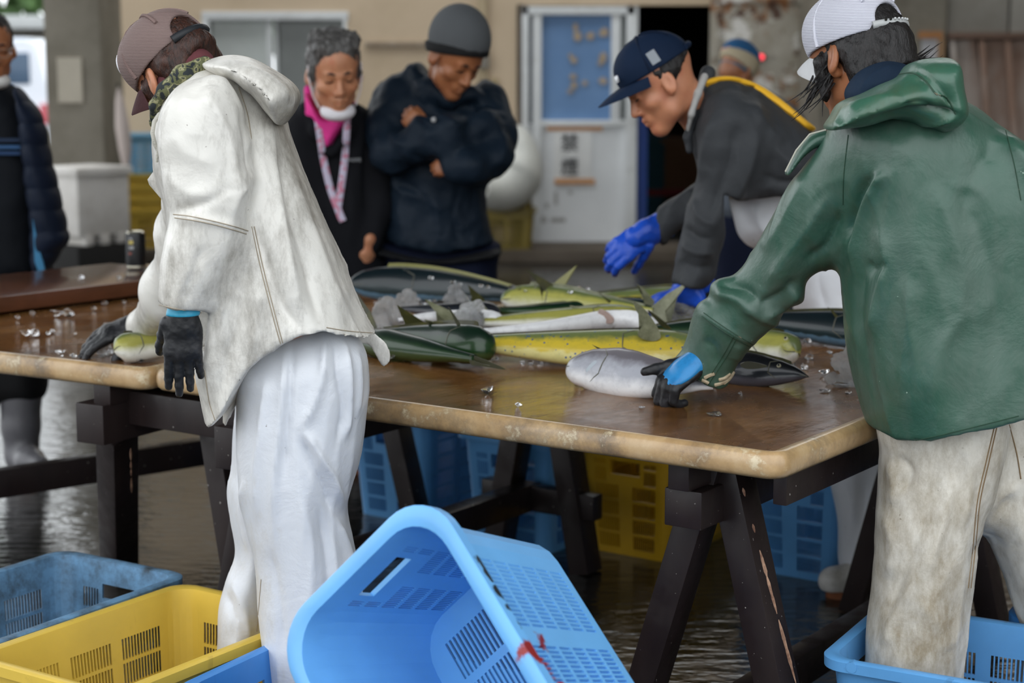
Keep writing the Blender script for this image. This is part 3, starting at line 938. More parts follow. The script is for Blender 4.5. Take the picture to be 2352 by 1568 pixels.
    for i in range(len(ub) - 1):
        for j in range(len(vb2) - 1):
            if bh(i, j): continue
            f.append((bvt(i, j, 0), bvt(i + 1, j, 0), bvt(i + 1, j + 1, 0), bvt(i, j + 1, 0)))
            f.append((bvt(i, j + 1, 1), bvt(i + 1, j + 1, 1), bvt(i + 1, j, 1), bvt(i, j, 1)))
            for di, dj, e in ((1, 0, ((1, 0), (1, 1))), (-1, 0, ((0, 1), (0, 0))), (0, 1, ((1, 1), (0, 1))), (0, -1, ((0, 0), (1, 0)))):
                if bh(i + di, j + dj) in (True, None):
                    (p, q), (r_, s_) = e
                    f.append((bvt(i + p, j + q, 0), bvt(i + p, j + q, 1), bvt(i + r_, j + s_, 1), bvt(i + r_, j + s_, 0)))
    base = mesh_np('crate_base', v, f)
    return walls, rim, base
CR = crate_mesh(.58, .385, .30, wall_t=.007, vtop=.78, rows=4, sw=.64)
CR_T = crate_mesh(.48, .33, .36, tap=.025, rc=.035, rows=6, vtop=.9, pans_l=3, ns_l=10, sw=.74, wall_t=.008)
CR_D = crate_mesh(.70, .375, .316, rc=.085, rows=6, vtop=.84, ns_s=12, ns_l=15, wall_t=.009)
def crate(label, mtx, mat, group='plastic fish crates', meshes=CR, rim_mat=None):
    o = bpy.data.objects.new('fish_crate', None); COL.objects.link(o); o.empty_display_size = .1
    o.matrix_basis = mtx
    tag(o, label, 'crate', group)
    for nm, me, mm in zip(('wall', 'rim', 'base'), meshes, (mat, rim_mat or mat, mat)):
        c = bpy.data.objects.new(nm, me); COL.objects.link(c); c.parent = o
        if not me.materials: me.materials.append(None)
        c.material_slots[0].link = 'OBJECT'; c.material_slots[0].material = mm
    return o
def on_floor(p, long_dir, z=0.0):
    """crate standing upright: p centre, long_dir direction of its long side."""
    d = Vector((long_dir[0], long_dir[1], 0)).normalized()
    m = Matrix(((d.x, -d.y, 0, p[0]), (d.y, d.x, 0, p[1]), (0, 0, 1, z), (0, 0, 0, 1)))
    return m
# tipped bright blue crate in front
n = NT('bright_blue_stained')
c = srgb('#6cb0ea')
b = n.ramp(n.noise(6, 4), [(.3, tuple(x * .9 for x in c)), (.7, tuple(min(1, x * 1.05) for x in c))])
b = n.mix(n.ramp(n.noise(12, 8, .72), [(.64, 0.0), (.85, .8)]), b, srgb('#456d8c'))
def blob(n, centre, r, soft, warp=.05, scl=25):
    d = n.node('ShaderNodeVectorMath', {0: n.tc.outputs['Object'], 1: centre}, operation='DISTANCE').outputs['Value']
    w = n.math('MULTIPLY', n.math('SUBTRACT', n.noise(scl, 6, .7), .5), warp)
    return n.ramp(n.math('DIVIDE', n.math('ADD', d, w), r), [(1 - soft, 1.0), (1.0, 0.0)])
for cen, r, col, am in (((-.04, .203, .30), .026, '#8a1f22', .06), ((-.02, .198, .265), .032, '#9c2423', .08), ((.01, .197, .24), .022, '#a32a24', .06), ((-.075, .19, .22), .022, '#7e2436', .07), ((-.03, .186, .15), .014, '#7e2436', .05), ((-.21, .206, .29), .016, '#20242a', .05), ((-.18, .206, .295), .014, '#1d2126', .05), ((-.15, .207, .29), .018, '#1d2126', .05), ((-.12, .207, .292), .014, '#23282e', .05), ((-.09, .207, .29), .012, '#23282e', .05)):
    b = n.mix(blob(n, cen, r, .25, am), b, srgb(col))
n.set('Base Color', b); n.set('Roughness', .33); n.bump(n.noise(70, 4, .6), .06, .003)
M_tip = n.m
th = Vector((-3.4360688537, -.1872508952, 2.8070624496)); a_ = th.length
m = Matrix.Rotation(a_, 4, th / a_)
m.translation = Vector((.0687708698, 2.8105163582, .379644925)) + .05 * (m.to_3x3() @ Vector((1, 0, 0)))
crate('bright blue crate tipped up on its corner in front, smeared with red', m, M_tip, meshes=CR_D)
LD, SD = Vector((.53, .848, 0)), Vector((.87, -.49, 0))
crate('grimy grey-blue crate with a handle hole, left of the yellow crate', on_floor((-1.08, 3.75), LD), M_cbd)
crate('yellow crate around the white trouser leg at lower left', on_floor((-.749, 3.471), (.553, .833)), M_cy)
crate('clean blue crate in front of the yellow one, mostly cut off by the frame', on_floor((-.28, 3.17), SD), M_cb2)
ce = crate('blue crate around the stained trouser leg at lower right', on_floor((.975, 3.355), SD), M_cb)
cb = crate('deep blue crate behind the legs at the right edge', on_floor((1.42, 3.62), SD), M_cb2)
# raised moulded lettering and lug on the near side of that crate
dm = on_floor((.975, 3.355), SD)
text_mesh('moulded_lettering', 'H2', .05, M_cb, ce, dm @ Matrix.Translation((-.17, -.1895, .225)) @ Euler((math.radians(90 - 4), 0, 0)).to_matrix().to_4x4(), .0016)
bm = bmesh.new(); bmesh.ops.create_cone(bm, cap_ends=True, segments=16, radius1=.011, radius2=.011, depth=.02, matrix=dm @ Matrix.Translation((-.235, -.2, .292)) @ Euler((math.pi / 2, 0, 0)).to_matrix().to_4x4())
bm_obj('lug', bm, M_cb, ce, 40)
# deep crates standing under the table
def tall(px, py, side, label, mat, mesh=CR_T):
    g = PZ(px, py, 0); g.z = 0
    c = g + (FD * .14 if side == 'r' else -FD * .14) + RD * .215
    return crate(label, on_floor((c.x, c.y), RD), mat, 'deep crates under the table', mesh)
tall(826, 1178, 'l', 'deep blue-grey crate under the table, next to the white trousers', M_cb)
tall(1085, 1243, 'l', 'deep blue crate under the table between the two far trestle legs', M_cb)
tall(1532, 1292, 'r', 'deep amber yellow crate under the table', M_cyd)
tall(1916, 1342, 'r', 'deep blue crate under the table beside the white boot', M_cb)
# crates against the far wall
for k in range(4):
    p = P(338, 500, 13.62)
    crate('yellow crate at the far wall, ' + ['bottom of the nested stack', 'second from the bottom of the nested stack', 'third from the bottom of the nested stack', 'top yellow of the nested stack'][k], on_floor((p.x, p.y), (1, .12), .1 + (.0, .09, .18, .27)[k]), M_cy, 'nested yellow crates at the wall')
crate('light blue crate on top of the yellow stack at the wall', on_floor((P(322, 400, 13.6).x, 13.6), (1, .05), .1 + .27 + .305), plastic('pale_blue_plastic', '#79aecb', '#5a7f95'), 'nested yellow crates at the wall')
p = P(1142, 540, 13.55)
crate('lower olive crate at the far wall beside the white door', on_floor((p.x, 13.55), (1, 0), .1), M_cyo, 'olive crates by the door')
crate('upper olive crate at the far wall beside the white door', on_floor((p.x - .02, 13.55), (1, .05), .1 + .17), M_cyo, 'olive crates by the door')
# ------------------------------------------------------------------ fish
def fish_mat(name, back, flank, belly, dots=None, rough=.18, edge=(.35, .75), spots_col='#2c4f86', mott=.25):
    n = NT(name)
    at = n.node('ShaderNodeAttribute', attribute_name='fishv')
    sep = n.node('ShaderNodeSeparateColor', {0: at.outputs['Color']})
    v = sep.outputs[1]
    warp = n.math('MULTIPLY', n.math('SUBTRACT', n.noise(22, 6, .65), .5), mott)
    v2 = n.math('ADD', v, warp)
    c = n.ramp(v2, [(.12, srgb(belly)), (edge[0], srgb(flank)), (edge[1] - .08, srgb(flank)), (edge[1] + .1, srgb(back))])
    c = n.mix(n.ramp(n.noise(40, 6, .7), [(.5, 0.0), (.8, .35)]), c, srgb(back))
    if dots:
        vo = n.node('ShaderNodeTexVoronoi', {'Vector': n.tc.outputs['Object'], 'Scale': 75.0})
        dm = n.ramp(vo.outputs['Distance'], [(.16, 1.0), (.24, 0.0)])
        dm = n.math('MULTIPLY', dm, n.ramp(n.noise(14, 2), [(.48, 0.0), (.54, 1.0)]))
        c = n.mix(dm, c, srgb(spots_col))
    n.set('Base Color', c); n.set('Roughness', rough + .12); n.set('Coat Weight', .35); n.set('Coat Roughness', .05); n.set('Specular IOR Level', .35)
    n.bump(n.noise(220, 3, .6), .08, .001)
    return n.m
M_mahi = fish_mat('yellow_mahi', '#6b7645', '#cdb43a', '#dbcf8a', dots=True, edge=(.2, .52), mott=.4)
M_mahi_g = fish_mat('dark_green_fish', '#10251a', '#1d3a1c', '#3c4a26', edge=(.2, .5))
M_mahi_s = fish_mat('silver_green_fish', '#5f6a3f', '#a3a050', '#e3e2da', edge=(.42, .7), rough=.22)
M_silver = fish_mat('silver_fish', '#6a666c', '#a9abb4', '#e8e8ea', edge=(.36, .6), rough=.25, mott=.35)
M_black = fish_mat('black_fish', '#14171c', '#23272e', '#54525a', edge=(.2, .5), rough=.2)
M_bluebk = fish_mat('blue_black_fish', '#0e1b20', '#16282c', '#56748a', edge=(.16, .36), rough=.2)
M_fin = MAT('fin_grey', '#8a8b72', .3, dirt='#4f5138', dscale=22, dlo=.35, dhi=.7)
M_fin_d = MAT('fin_dark', '#33331c', .3, dirt='#5e5a20', dscale=20, dlo=.5, dhi=.8)
M_fin_p = MAT('fin_pinkish', '#b09a92', .35, dirt='#8c7068', dscale=15)
M_gill = MAT('gill_shade', '#5b5a50', .5)
M_eye_w = MAT('fish_eye_ring', '#b9b59a', .15); M_eye_b = MAT('fish_eye_pupil', '#0b0b0d', .05)
PROF_M = [(0, .10), (.02, .42), (.06, .74), (.12, .93), (.2, 1), (.35, .93), (.5, .78), (.68, .56), (.85, .32), (.95, .19), (1, .15)]
PROF_T = [(0, .12), (.03, .42), (.08, .66), (.16, .88), (.3, 1), (.45, .98), (.62, .78), (.8, .45), (.93, .17), (1, .1)]
PROF_P = [(0, .03), (.05, .2), (.12, .42), (.22, .66), (.36, .9), (.5, 1), (.65, .88), (.82, .5), (.95, .2), (1, .12)]
def fish(label, spine, hh, ww, back, mat, prof=PROF_M, name='fish', tail=True, group='fish on the sorting tables', tail_spread=1.0, finmat=None, n=34, sg=20, eye=None, dorsal=True, gill=.2):
    """spine: world points nose -> tail root; hh / ww half height / half width at the fullest; back: direction of the dorsal side."""
    sp = catmull(spine, 12)
    L = np.concatenate([[0], np.cumsum(np.linalg.norm(np.diff(sp, axis=0), axis=1))]); T = L / L[-1]
    back = np.asarray(back, float); back /= np.linalg.norm(back)
    ts = np.concatenate([np.linspace(0, .12, 9)[:-1], np.linspace(.12, 1, n - 8)])
    pt, pv = zip(*prof)
    root = empty(name, Vector(sp[len(sp) // 2]) - Vector((0, 0, ww)), label, 'fish', group)
    v, f, at = [], [], []
    frames = []
    for t in ts:
        c = np.array([np.interp(t, T, sp[:, i]) for i in range(3)])
        c2 = np.array([np.interp(min(1, t + .02), T, sp[:, i]) for i in range(3)]); c1 = np.array([np.interp(max(0, t - .02), T, sp[:, i]) for i in range(3)])
        d = (c2 - c1) / np.linalg.norm(c2 - c1)
        b = back - d * (back @ d); b /= np.linalg.norm(b); w = np.cross(d, b)
        k = np.interp(t, pt, pv); kw = np.interp(t, pt, pv) ** .8
        frames.append((c, d, b, w, k * hh, kw * ww))
        for q in range(sg):
            a = 2 * math.pi * q / sg
            ca, sa = math.cos(a), math.sin(a)
            ca2 = math.copysign(abs(ca) ** .9, ca)
            v.append(c + b * ca2 * k * hh + w * sa * kw * ww); at.append((t, ca * .5 + .5, 0, 1))
    R = len(ts)
    for i in range(R - 1):
        for q in range(sg):
            f.append((i * sg + q, i * sg + (q + 1) % sg, (i + 1) * sg + (q + 1) % sg, (i + 1) * sg + q))
    f.append(tuple(range(sg))[::-1]); f.append(tuple(range((R - 1) * sg, R * sg)))
    me = mesh_np('body', v, f)
    ca = me.color_attributes.new('fishv', 'FLOAT_COLOR', 'POINT')
    ca.data.foreach_set('color', np.array(at, np.float32).ravel())
    smooth(me, 70)
    new_obj('body', me, mat, root)
    fm = finmat or M_fin_d
    if tail:
        c, d, b, w, kh, kw = frames[-1]
        tl = hh * 1.9 * tail_spread
        out = [c - d * .01 + b * kh * .9, c + d * tl * .35 + b * tl * .55, c + d * tl * 1.05 + b * tl * 1.05, c + d * tl * .75 + b * tl * .5, c + d * tl * .45, c + d * tl * .75 - b * tl * .5, c + d * tl * 1.05 - b * tl * 1.05, c + d * tl * .35 - b * tl * .55, c - d * .01 - b * kh * .9]
        sheet('tail_fin', out, w, .003, fm, root)
    if dorsal:
        ks = [i for i in range(R) if .12 < ts[i] < .93]
        out = [frames[i][0] + frames[i][2] * frames[i][4] * .93 for i in ks]
        top = [frames[i][0] + frames[i][2] * (frames[i][4] + hh * .22 * (1 - .6 * (j / len(ks)))) + frames[i][1] * hh * .12 for j, i in enumerate(ks)]
        sheet('dorsal_fin', out + top[::-1], frames[R // 2][3], .002, fm, root)
    if gill:
        i = int(np.argmin(np.abs(ts - gill))); 
        for side in (-1, 1):
            pts = []
            for u in np.linspace(-.8, .8, 9):
                j = min(R - 1, i + int(round(3 * (1 - u * u)))); c, d, b, w, kh, kw = frames[j]
                pts.append(c + b * kh * u * .98 + w * side * kw * math.sqrt(1 - (u * .98) ** 2) * 1.0)
            tube('gill_edge', pts, [.0006] + [.0016] * 7 + [.0006], M_gill, root, 5)
        for side in (-1, 1):
            pts = []
            for q in range(5):
                c, d, b, w, kh, kw = frames[q]
                pts.append(c - b * kh * .25 + w * side * kw * .97)
            tube('mouth_line', pts, [.0014, .0014, .0013, .001, .0005], M_gill, root, 5)
    if eye:
        t, side, vv = eye
        i = int(np.argmin(np.abs(ts - t))); c, d, b, w, kh, kw = frames[i]
        p = c + b * kh * vv + w * side * kw * math.sqrt(max(0, 1 - vv * vv)) * .97
        eo = root
        for nm, r, m, off in (('eye', hh * .12, M_eye_w, 0), ('pupil', hh * .075, M_eye_b, hh * .065)):
            bm = bmesh.new(); bmesh.ops.create_uvsphere(bm, u_segments=12, v_segments=8, radius=r, matrix=Matrix.Translation(Vector(p + w * side * off)))
            eo = bm_obj(nm, bm, m, eo, 60)
    return root, frames
def sheet(name, outline, normal, th, mat, parent):
    """thin solid fin from an outline."""
    bm = bmesh.new()
    nrm = Vector(np.asarray(normal, float)).normalized() * th / 2
    a = [bm.verts.new(Vector(p) + nrm) for p in outline]; b = [bm.verts.new(Vector(p) - nrm) for p in outline]
    N = len(a)
    fa = bm.faces.new(a); fb = bm.faces.new(b[::-1])
    for i in range(N): bm.faces.new((a[(i + 1) % N], a[i], b[i], b[(i + 1) % N]))
    bmesh.ops.triangulate(bm, faces=[fa, fb])
    return bm_obj(name, bm, mat, parent)
def blade(name, px, Y, mat, parent, th=.003, n=5):
    pl = catmull(px, n, True)
    return sheet(name, [P(x, y, Y) for x, y in pl], (0, 1, .1), th, mat, parent)
def S(z, *pts): return [PZ(x, y, z if len(r) == 0 else r[0]) for x, y, *r in pts]
Zt = TZ - .003
# main yellow fish
r, fr = fish('large yellow dolphinfish with blue specks lying behind the grey-silver fish', S(.79, (1612, 812), (1560, 806), (1480, 803), (1380, 801), (1280, 797), (1180, 792), (1090, 787), (1000, 784)), .064, .034, (-.1, .8, .55), M_mahi, eye=(.06, 1, .1))
Yp = fr[9][0][1]
blade('pectoral_fin', [(1470, 775), (1466, 762), (1478, 742), (1463, 716), (1455, 693), (1476, 706), (1495, 728), (1512, 755), (1517, 775), (1500, 783)], Yp - .02, fish_mat('pale_fin', '#8f9480', '#b7b78f', '#d6cf86', rough=.3) if False else M_fin, r)
# grey silver fish in front, under the glove
r, fr = fish('plump grey-silver fish at the front with belly towards the camera', S(.787, (1308, 842), (1330, 846), (1380, 850), (1450, 862), (1520, 872), (1580, 882), (1640, 888)), .06, .037, (.05, .72, .7), M_silver, prof=PROF_T, finmat=M_fin_p, tail=False, dorsal=False)
Yp = fr[8][0][1]
blade('pectoral_fin', [(1366, 828), (1373, 838), (1383, 862), (1374, 872), (1354, 860), (1346, 848)], Yp - .042, MAT('fin_pale', '#b9c3cb', .3), r)
blade('anal_fin', [(1434, 870), (1450, 879), (1500, 884), (1550, 884), (1500, 890), (1448, 888)], fr[16][0][1] - .05, MAT('fin_charcoal', '#4a4a4c', .3), r)
blade('finlet', [(1360, 791), (1376, 800), (1400, 806), (1382, 806)], fr[8][0][1] + .03, M_fin_d, r)
# silver belly-up fish behind the yellow one
r, fr = fish('silver fish lying behind the yellow one with small raised grey fins', S(.80, (1530, 764, .79), (1490, 752), (1440, 744), (1390, 742), (1320, 750), (1240, 758), (1160, 762), (1060, 764)), .05, .032, (0, .75, -.4), M_silver, prof=PROF_M, finmat=M_fin)
Yp = fr[10][0][1]
blade('pectoral_fin', [(1374, 714), (1382, 710), (1398, 718), (1410, 732), (1404, 742), (1388, 740), (1376, 728)], Yp - .02, M_fin_p, r)
# yellow green fish behind it
r, fr = fish('slim yellow-green fish with a pale lower edge, third row back', S(.80, (1480, 728), (1420, 730), (1340, 734), (1260, 736), (1180, 738), (1110, 740), (1060, 741)), .045, .027, (0, .8, .6), M_mahi_s, finmat=M_fin)
blade('pectoral_fin', [(1308, 702), (1330, 706), (1350, 718), (1362, 730), (1336, 730), (1326, 714)], fr[12][0][1] - .01, M_fin, r)
# tail end and curved fin beside the ice
r, fr = fish('pale silver tail end of a fish left of the upright ice lump', S(.80, (1160, 738), (1100, 735), (1030, 732), (970, 731), (915, 735)), .034, .026, (0, .7, -.6), M_silver, tail=False, dorsal=False, gill=None)
r = fish('grey fish whose curved tail fin rises right of the ice lump', S(.795, (1150, 714), (1100, 716), (1040, 716), (980, 712), (915, 708)), .034, .024, (0, .8, .6), M_black, tail=False, dorsal=False, gill=None)[0]
blade('tail_fin', [(1070, 675), (1078, 692), (1100, 694), (1118, 708), (1123, 722), (1112, 738), (1096, 748), (1104, 728), (1098, 712), (1084, 706)], PZ(1100, 745, .78).y, M_fin, r)
# dark green fish with its head on the yellow fish's tail
r, fr = fish('dark green fish with its blunt head resting against the yellow fish', S(.80, (1124, 796, .792), (1105, 793), (1060, 788), (1000, 779), (930, 770), (860, 762)), .05, .036, (0, .55, .8), M_mahi_g, eye=(.07, 1, .2))
blade('pelvic_fin', [(1050, 748), (1038, 722), (1029, 704), (1042, 720), (1056, 742), (1062, 762)], fr[10][0][1] + .02, M_fin_d, r)
# black fish tail lying at the near side
r, fr = fish('blackish fish stretching out of the white jacket with its tail tip on bare board', S(.782, (800, 775), (860, 785), (930, 797), (1000, 809), (1060, 819), (1090, 824)), .042, .03, (0, .8, .6), M_mahi_g, tail=False, prof=[(0, .6), (.3, 1), (.6, .75), (.85, .4), (1, .25)], dorsal=False, gill=None)
blade('tail_fin', [(1080, 815), (1110, 824), (1162, 847), (1130, 844), (1085, 834)], fr[-1][0][1], M_fin_d, r)
blade('tail_fin', [(1080, 826), (1105, 834), (1125, 840), (1085, 838)], fr[-1][0][1] - .02, M_fin_d, r)
# far dark fish along the back edge
r, fr = fish('dark blue-green fish along the far table edge with a yellowish back', S(.80, (800, 652), (850, 651), (930, 652), (1020, 658), (1120, 669), (1200, 680), (1250, 688)), .056, .036, (0, .4, .9), M_bluebk, finmat=MAT('fin_olive', '#77743a', .35))
blade('pectoral_fin', [(890, 634), (906, 622), (925, 615), (914, 626), (902, 638)], fr[8][0][1] - .01, MAT('fin_yellow', '#a8a23c', .3), r)
# row with the blunt pale head
r, fr = fish('fish with a blunt cream head facing left in the second row', S(.81, (1152, 688), (1170, 687), (1220, 688), (1290, 692), (1370, 700), (1440, 706), (1500, 712)), .046, .03, (0, .5, .85), M_mahi_s, finmat=M_fin)
blade('pectoral_fin', [(1222, 684), (1226, 664), (1230, 650), (1233, 664), (1233, 686)], fr[8][0][1] - .02, M_fin, r)
r, fr = fish('yellow-green fish with two raised fins, its head by the blue glove', S(.81, (1612, 708), (1580, 700), (1520, 694), (1450, 692), (1390, 690), (1340, 688), (1300, 690)), .05, .03, (0, .5, .85), M_mahi, eye=(.06, 1, .2))
Yp = fr[9][0][1]
blade('pectoral_fin', [(1480, 696), (1481, 678), (1463, 653), (1474, 660), (1490, 676), (1503, 692), (1500, 702)], Yp - .03, M_fin, r)
blade('pelvic_fin', [(1408, 704), (1388, 684), (1374, 672), (1392, 684), (1415, 700)], Yp - .03, M_fin_d, r)
r, fr = fish('long black-green fish between the cream-headed fish and the yellow-green one', S(.79, (1520, 722), (1460, 716), (1380, 715), (1290, 715), (1200, 716), (1120, 712)), .042, .03, (0, .7, .7), M_mahi_g)
# fish seen right of the green sleeve
r, fr = fish('yellow-headed dolphinfish facing right beyond the green sleeve', S(.785, (1830, 808), (1812, 804), (1770, 800), (1700, 792), (1620, 784), (1540, 776)), .05, .034, (-.1, .8, .6), M_mahi_s, eye=(.085, -1, .35), tail=False)
r, fr = fish('black fish with a pointed snout lying under the green cuff', S(.778, (1856, 864), (1830, 860), (1790, 856), (1740, 852), (1680, 846), (1620, 842), (1560, 838)), .044, .028, (-.1, .7, .7), M_black, prof=PROF_P, eye=(.23, -1, .25), tail=False)
blade('pectoral_fin', [(1700, 836), (1722, 830), (1762, 840), (1740, 846), (1712, 846)], fr[9][0][1] - .012, M_fin_d, r)
r, fr = fish('long black fish at the far right beside the white apron', S(.795, (2040, 768), (1980, 760), (1900, 752), (1820, 744), (1740, 736), (1660, 728)), .05, .034, (0, .6, .8), M_bluebk)
blade('pectoral_fin', [(1925, 738), (1912, 718), (1900, 704), (1916, 716), (1932, 736)], fr[10][0][1] + .02, M_fin_d, r)
r, fr = fish('dark fish with a long dark fin behind the yellow fish head', S(.80, (1720, 768), (1660, 766), (1600, 764), (1540, 760), (1480, 756)), .046, .03, (0, .6, .8), M_mahi_g, tail=False)
blade('pectoral_fin', [(1488, 712), (1505, 722), (1530, 742), (1542, 756), (1524, 752), (1506, 734)], fr[14][0][1] - .05, M_fin_d, r)
blade('pelvic_fin', [(1496, 748), (1515, 756), (1545, 772), (1520, 770)], fr[14][0][1] - .055, MAT('fin_steel', '#6f7682', .3), r)
# fish on the left table, under the black glove
r, fr = fish('small yellow-green fish pinned under the black glove on the left table', S(.78, (262, 806, .775), (280, 800), (310, 797), (350, 794), (400, 792), (470, 790)), .04, .03, (0, .7, .7), M_mahi_s, group='fish on the sorting tables')

# ------------------------------------------------------------------ ice
n = NT('clear_ice'); n.set('Base Color', (.97, .98, 1)); n.set('Transmission Weight', 1.0); n.set('IOR', 1.31); n.set('Roughness', .06)
n.bump(n.noise(120, 4, .6), .3, .003); M_ice = n.m
n = NT('crushed_ice'); n.set('Base Color', (.95, .96, .97)); n.set('Transmission Weight', .8); n.set('IOR', 1.31); n.set('Roughness', .1)
n.set('Subsurface Weight', .0); n.bump(n.noise(90, 6, .7), .8, .006); M_ice2 = n.m
def shard(seed, r):
    rnd = random.Random(seed)
    bm = bmesh.new()
    for _ in range(13):
        d = Vector((rnd.gauss(0, 1), rnd.gauss(0, 1), rnd.gauss(0, 1))).normalized()
        bm.verts.new(Vector((d.x * r * 1.15, d.y * r, d.z * r * .75)) * rnd.uniform(.8, 1.1))
    bmesh.ops.convex_hull(bm, input=bm.verts)
    for v in [v for v in bm.verts if not v.link_faces]: bm.verts.remove(v)
    bmesh.ops.bevel(bm, geom=list(bm.edges), offset=r * .1, segments=1, affect='EDGES')
    me = bpy.data.meshes.new('ice_chunk'); bm.to_mesh(me); bm.free()
    z = min(v.co.z for v in me.vertices)
    me.transform(Matrix.Translation((0, 0, -z)))
    me.materials.append(M_ice)
    return me
SH = [shard(i, .011) for i in range(8)]
ice_n = [0]
def ice(x, y, size, label, group='loose ice bits', z=None, mesh=None):
    o = bpy.data.objects.new('ice_chunk', mesh or SH[ice_n[0] % 8]); ice_n[0] += 1
    COL.objects.link(o)
    o.location = PZ(x, y, Zt if z is None else z)
    k = size / (.022 * F_PX / o.location.y)
    o.scale = (k, k, k); o.rotation_euler = (0, 0, ice_n[0] * 1.7)
    return tag(o, label, 'ice', group)
FR = 'loose ice cubes on the near board'
for x, y, s, l in ((1120, 904, 34, 'largest clear ice cube on the bare board in front of the yellow fish'), (1192, 934, 20, 'small clear ice cube nearest the front table edge'), (1394, 897, 24, 'clear ice cube just below the grey-silver fish'), (1474, 936, 19, 'small clear ice cube left of the flat ice sliver'), (1640, 954, 46, 'flat clear ice sliver near the front table corner'),
                   (1138, 826, 20, 'round ice bead under the dark green fish head'), (1335, 862, 40, 'brownish ice bit tucked under the silver fish snout'), (898, 832, 18, 'ice bead beside the flaring jacket hem'), (1895, 899, 34, 'clear flat ice piece right of the glove'), (1948, 905, 18, 'ice bead beside the green jacket'), (1893, 862, 24, 'rough ice nugget right of the pointed black snout'), (1848, 848, 22, 'ice nugget above the pointed black snout'), (1860, 826, 24, 'tall ice nugget right of the yellow fish head'), (1905, 812, 16, 'small ice nugget behind the others near the jacket'), (1878, 786, 40, 'jagged ice shard near the far black fish'), (1852, 798, 22, 'bright wet ice bit near the far black fish'), (1930, 888, 46, 'flat oval ice plate at the foot of the tall ice lump')):
    o = ice(x, y, s, l, FR)
    if 'flat' in l: o.scale.z *= .35
SAME = 'clear ice bit melting on the boards between the larger pieces'
for x, y, s in ((930, 830, 22), (955, 832, 16), (1200, 836, 14), (1220, 838, 18), (1240, 836, 16), (1256, 832, 12), (1760, 812, 22), (1795, 826, 16), (1820, 838, 12), (1640, 890, 10), (1700, 905, 12), (1910, 775, 14), (1935, 780, 12), (1896, 795, 12), (1330, 842, 12)):
    ice(x, y, s, SAME, 'small ice bits on the fish table')
LG = 'loose ice on the left table'
for x, y, s, l in ((132, 727, 28, 'left half of the pair of ice chunks at the raised board'), (155, 727, 32, 'right half of the pair of ice chunks at the raised board'), (58, 774, 26, 'low ice chunk at the left front of the left table'), (78, 772, 30, 'peaked ice chunk at the left front of the left table'), (110, 768, 14, 'ice bit just right of the peaked chunk'), (122, 764, 18, 'round ice bit right of the peaked chunk'), (40, 732, 14, 'ice bit at the left picture edge'), (75, 730, 16, 'ice bit beside the one at the left picture edge'), (245, 750, 18, 'ice bit left of the pinned black glove'), (240, 700, 16, 'ice bit beside the raised board near the sleeve'), (286, 697, 10, 'tiny bright ice bead nearest the white sleeve'), (215, 712, 14, 'faint ice bit under the raised board'), (272, 640, 14, 'bright ice bead on the raised board'), (186, 641, 18, 'faint ice bit on the raised board'), (172, 768, 10, 'tiny ice bead in the middle of the left table')):
    ice(x, y, s, l, LG, z=(.801 if y < 645 else None))
random.seed(5)
for k in range(26):
    x = random.uniform(130, 330); y = 812 + (x - 130) * .03 + random.uniform(-6, 8) + (6 if x > 280 else 0)
    ice(x, y, random.uniform(8, 20), 'clear ice bit in the row along the left table edge', 'ice row at the left table edge')
for k in range(22):
    x = random.uniform(850, 1120); y = 690 + random.uniform(-4, 10) + (x - 850) * .02
    ice(x, y, random.uniform(9, 18), 'wet ice bit strewn in the trough between the far fish', 'ice between the far fish', z=.775)
for x, y, s in ((990, 648, 14), (1040, 652, 16), (1058, 655, 10), (1105, 661, 14), (1120, 662, 12), (1176, 667, 24), (1195, 668, 12), (1206, 670, 10), (1330, 672, 16), (1350, 668, 14), (1370, 676, 12), (1310, 676, 14)):
    ice(x, y, s, 'ice bead sitting on the backs of the far fish', 'ice beads on the far fish', z=.835)
def lump(label, cx, cy, wpx, hpx, seed, Yoff=0, zb=Zt):
    """heap of crushed ice frozen together, base at the pixel (cx, cy)."""
    rnd = random.Random(seed)
    b = PZ(cx, cy, zb); sc = F_PX / b.y
    w, h = wpx / sc, hpx / sc
    s = SDF()
    for k in range(26):
        t = k / 25
        zz = h * t * .88; rr = w * .5 * (1 - t ** 2.2 * .75)
        a = rnd.uniform(0, 6.28); q = rnd.uniform(.1, .8) * rr
        s.ell((b.x + math.cos(a) * q + w * .08 * t, b.y + math.sin(a) * q * .8, b.z + zz), np.array((1, .9, .95)) * max(.006, w * .21 * (1 - t * .35)) * rnd.uniform(.6, 1.15), .004)
    s.plane((b.x, b.y, zb), (0, 0, -1), (b.x - w * 2, b.y - w * 2, zb - .1), (b.x + w * 2, b.y + w * 2, zb + .02), .001)
    o = sdf_obj('ice_lump', s, max(.0028, w / 30), M_ice2, None, 0, rumple=[(.004, 70, seed, (1, 1, 1)), (.0035, 170, seed + 1, (1, 1, 1))])
    o.data.polygons.foreach_set('use_smooth', [False] * len(o.data.polygons))
    return tag(o, label, 'ice', 'lumps of crushed ice')
lump('upright lump of crushed ice in the middle of the fish', 1078, 774, 100, 84, 1, zb=.765)
lump('lump of crushed ice against the white jacket hem', 888, 756, 100, 76, 2, zb=.765)
lump('grey lump of crushed ice in the far trough', 932, 704, 62, 38, 3, zb=.775)
lump('small peaked lump of crushed ice at the far dark fish', 1042, 695, 64, 44, 4, zb=.775)
lump('heap of crushed ice under the far blue glove', 1556, 744, 150, 56, 5, zb=.765)
lump('tall lump of crushed ice beside the green jacket', 1950, 882, 110, 120, 6)
lump('low ice cluster in front of the black glove', 240, 812, 50, 22, 7)
